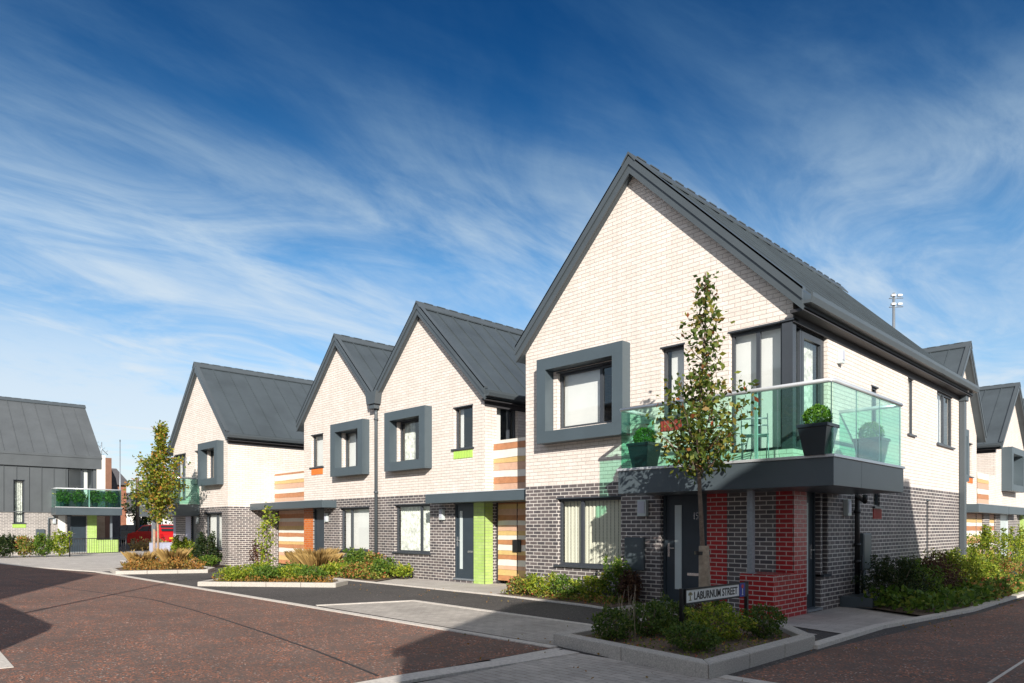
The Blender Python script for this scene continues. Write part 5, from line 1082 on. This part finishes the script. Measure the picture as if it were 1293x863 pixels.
# bed before the joined houses
GR = 'plants in the bed before the joined houses'
for i, (x, y, r_, h_, m_, n_, lb) in enumerate([(-17.75, 11.2, 0.42, 0.62, 'l_green', 1700, 'leafy shrub with upright stems beside the downpipe'), (-17.0, 11.25, 0.38, 0.55, 'l_mix', 1500, 'reddish shrub under the left part of the net curtained window'),
        (-16.35, 11.1, 0.36, 0.45, 'l_green', 1500, 'green shrub under the right part of the net curtained window'), (-18.6, 11.2, 0.42, 0.42, 'l_mix', 1500, 'mixed shrub under the window with vertical blinds'),
        (-15.75, 11.35, 0.30, 0.30, 'l_yellow', 900, 'small yellow green plant at the right end of the row bed'), (-16.9, 10.6, 0.4, 0.35, 'l_mix', 1300, 'low orange leaved plant at the front middle of the row bed'), (-17.8, 10.5, 0.4, 0.32, 'l_yellow', 1300, 'low green plant at the front left of the row bed')]):
    shrub('bedding_plant', lb, 'plant', x, y, r_, r_*0.8, h_, n_, 0.07, m_, GR, 70+i, stems=8, spikes=7 if h_ > .5 else 0)
for i, (x, y, r_, h_, lb) in enumerate([(-19.6, 10.9, 0.5, 0.75, 'left clump of straw coloured grass before the orange pillar'), (-18.9, 10.6, 0.5, 0.62, 'middle clump of straw coloured grass before the grey door'), (-20.4, 11.0, 0.5, 0.65, 'straw grass clump before the striped garage door')]):
    grasstuft(lb, x, y, r_, h_*0.92, 1500, 'l_straw', 'straw coloured grass clumps', 80+i, 0.03, 0.012)
cover('bed_cover', 'mixed green orange and red ground cover in the row bed', 'ground cover', [(-20.4, 10.3), (-15.6, 10.22), (-16.3, 11.7), (-20.4, 11.7)], 4200, 0.075, 'l_mix', 0.24, 85, 0.04)
# middle island
GI = 'bright green mounds on the middle island'
for i, (x, y, lb) in enumerate([(-17.25, 7.35, 'bright green mound at the left tip of the middle island'), (-16.85, 7.95, 'bright green mound second from the left tip of the middle island'), (-16.55, 8.55, 'bright green mound in the centre of the middle island'),
        (-16.0, 8.75, 'bright green mound right of centre on the middle island'), (-18.0, 8.3, 'bright green mound at the back of the middle island'), (-17.4, 8.9, 'bright green mound by the sapling')]):
    shrub('shrub_mound', lb, 'shrub', x, y, 0.40, 0.36, 0.38, 1700, 0.055, 'l_green' if i % 2 else 'l_yellow', GI, 90+i)
cover('island_cover', 'low dry brown and green cover along the middle island kerb', 'ground cover', [(-17.3, 6.8), (-15.0, 8.75), (-15.5, 9.2), (-18.4, 9.3), (-19.6, 9.3), (-18.6, 7.9)], 3000, 0.06, 'l_orange', 0.16, 97, 0.08)
shrub('barberry', 'spiky purple brown shrub left of the sapling', 'shrub', -19.75, 9.15, 0.32, 0.32, 0.85, 750, 0.05, 'l_purple', None, 98, stems=16, spikes=6, stemcol='brown')
# far island and the end house bed
cover('far_island_cover', 'gold and orange cover around the golden tree', 'ground cover', [(-23.5, 6.6), (-22.5, 8.6), (-23.4, 9.0), (-26.4, 9.1), (-27.0, 8.2), (-25.0, 6.9)], 3200, 0.075, 'l_orange', 0.34, 101, 0.08)
for i, (x, y, h_, lb) in enumerate([(-25.2, 7.6, 0.5, 'short golden grass clump left of the golden tree'), (-24.3, 8.3, 0.6, 'short golden grass clump right of the golden tree')]): grasstuft(lb, x, y, 0.4, h_, 900, 'l_straw', 'golden grass on the far island', 102+i, 0.08, 0.012)
shrub('corner_shrub', 'dark leafy shrub below the ground floor window of the end house', 'shrub', -25.9, 10.0, 0.5, 0.45, 0.95, 3200, 0.07, 'l_dark', 'shrubs in the end house bed', 105, spikes=8)
shrub('corner_shrub', 'yellow green shrub beside the lilac porch', 'shrub', -27.6, 9.75, 0.5, 0.4, 0.85, 2600, 0.07, 'l_yellow', 'shrubs in the end house bed', 106, spikes=6)
shrub('corner_shrub', 'low bright green plant at the corner of the end house', 'shrub', -25.0, 9.75, 0.35, 0.3, 0.35, 1200, 0.06, 'l_green', 'shrubs in the end house bed', 107)
# hedge before the zinc clad house
HD = ['l_green', 'l_mix', 'l_green', 'l_dark', 'l_mix', 'l_green', 'l_yellow']
for i, lb in enumerate(['leftmost shrub of the hedge at the edge of the picture', 'second hedge shrub from the left edge', 'third hedge shrub, under the tall narrow window', 'fourth hedge shrub, dark green', 'fifth hedge shrub, below the wall meter box', 'sixth hedge shrub, by the downpipe', 'last hedge shrub, bright yellow and upright by the railing']):
    shrub('hedge_shrub', lb, 'shrub', -40.0+0.08*i, 4.0+i*0.72, 0.5, 0.46, 0.85 if i < 6 else 1.0, 1700, 0.09, HD[i], 'hedge shrubs before the zinc clad house', 110+i, spikes=5)
GP = 'potted plants on the far balcony'
for i, lb in enumerate(['leftmost leafy pot plant on the far balcony', 'second leafy pot plant on the far balcony', 'third leafy pot plant on the far balcony', 'rightmost leafy pot plant on the far balcony']):
    y = 9.25+i*0.75; t = thing('potted_plant', lb, 'potted plant', (-43.35, y, 2.48), GP); b = MB(); b.lathe((-43.35, y, 2.48), [(0.12, 0), (0.17, 0.26), (0.19, 0.28)], 12); b.build('pot', 'pot', t)
    rg = np.random.RandomState(130+i); P = blob_pts((-43.35, y, 3.02), (0.26, 0.34, 0.36), 900, rg, 0.4); np_mesh('foliage', leaves(P, 0.11, 0.4, 0.4, rg), 'l_green', t)
for i, lb in enumerate(['left trough of small plants on the end house balcony', 'right trough of small plants on the end house balcony']):
    x = -30.2+i*1.5; t = thing('planter_trough', lb, 'potted plant', (x, 9.8, 2.3), 'troughs on the end house balcony'); b = MB(); b.box(x-.5, x+.5, 9.68, 9.88, 2.3, 2.48); b.build('trough', 'pot', t)
    rg = np.random.RandomState(140+i); P = blob_pts((x, 9.78, 2.55), (0.5, 0.12, 0.15), 500, rg, 0.3); np_mesh('foliage', leaves(P, 0.08, 0.4, 0.4, rg), 'l_green', t)
# trees behind the lane
def bgtree(label, x, y, h, r_, n, mat, seed, trunk=1.5, size=0.22):
    t = thing('background_tree', label, 'tree', (x, y, 0), 'trees behind the lane'); rg = np.random.RandomState(seed)
    b = MB(); b.tube([(x, y, -.1), (x, y, h*0.7)], [0.18, 0.06], 8); b.build('trunk', 'bark', t, local=True)
    P = np.vstack([blob_pts((x+rg.normal(0, r_*.45), y+rg.normal(0, r_*.45), trunk+(h-trunk)*rg.uniform(.2, .85)), (r_*.55, r_*.55, (h-trunk)*.25), n//9, rg, .3, .4) for _ in range(9)])
    np_mesh('crown', leaves(P, size, .6, 0, rg), mat, t)
bgtree('dark green tree behind the brown wooden pole', -68, 20.9, 5.6, 1.6, 2600, 'l_dark', 151, 1.0)
bgtree('dark tree behind the golden tree, left of the end house', -62, 21.8, 7.2, 1.9, 3600, 'l_dark', 152, 1.6)
bgtree('green tree over the brick garden wall beyond the silver car', -72, 27.5, 4.0, 2.6, 2600, 'l_green', 153, 0.6)
bgtree('brownish low tree at the lane beyond the railing', -60, 22.6, 2.6, 1.0, 900, 'l_mix', 154, 0.6)
cover('lane_weeds', 'dry brown weeds along the lane edge by the red car', 'ground cover', [(-46.5, 13.4), (-46.0, 15.6), (-49, 16.2), (-49, 14.4)], 900, 0.16, 'l_straw', 0.6, 160, 0.0, blade=False)

cover('fallen_leaves', 'scattered small fallen leaves on the paving by the planter kerb', 'leaf litter', [(-7.2, 5.2), (-3.4, 4.6), (-2.7, 6.0), (-2.8, 9.5), (-5.4, 10.3), (-7.5, 8.2)], 120, 0.034, 'l_orange', 0.004, 170, 0.016, up=0.0)
cover('fallen_leaves', 'scattered small fallen leaves along the row forecourt and asphalt', 'leaf litter', [(-18, 9.6), (-14.9, 8.3), (-9, 8.6), (-9, 10.4), (-15, 10.4)], 90, 0.036, 'l_orange', 0.004, 171, 0.018, up=0.0)
cover('fallen_leaves', 'scattered small fallen leaves along the side street kerb', 'leaf litter', [(-3.35, 10.5), (-2.7, 10.8), (-2.4, 19), (-2.95, 19)], 120, 0.034, 'l_orange', 0.004, 172, 0.006, up=0.0)
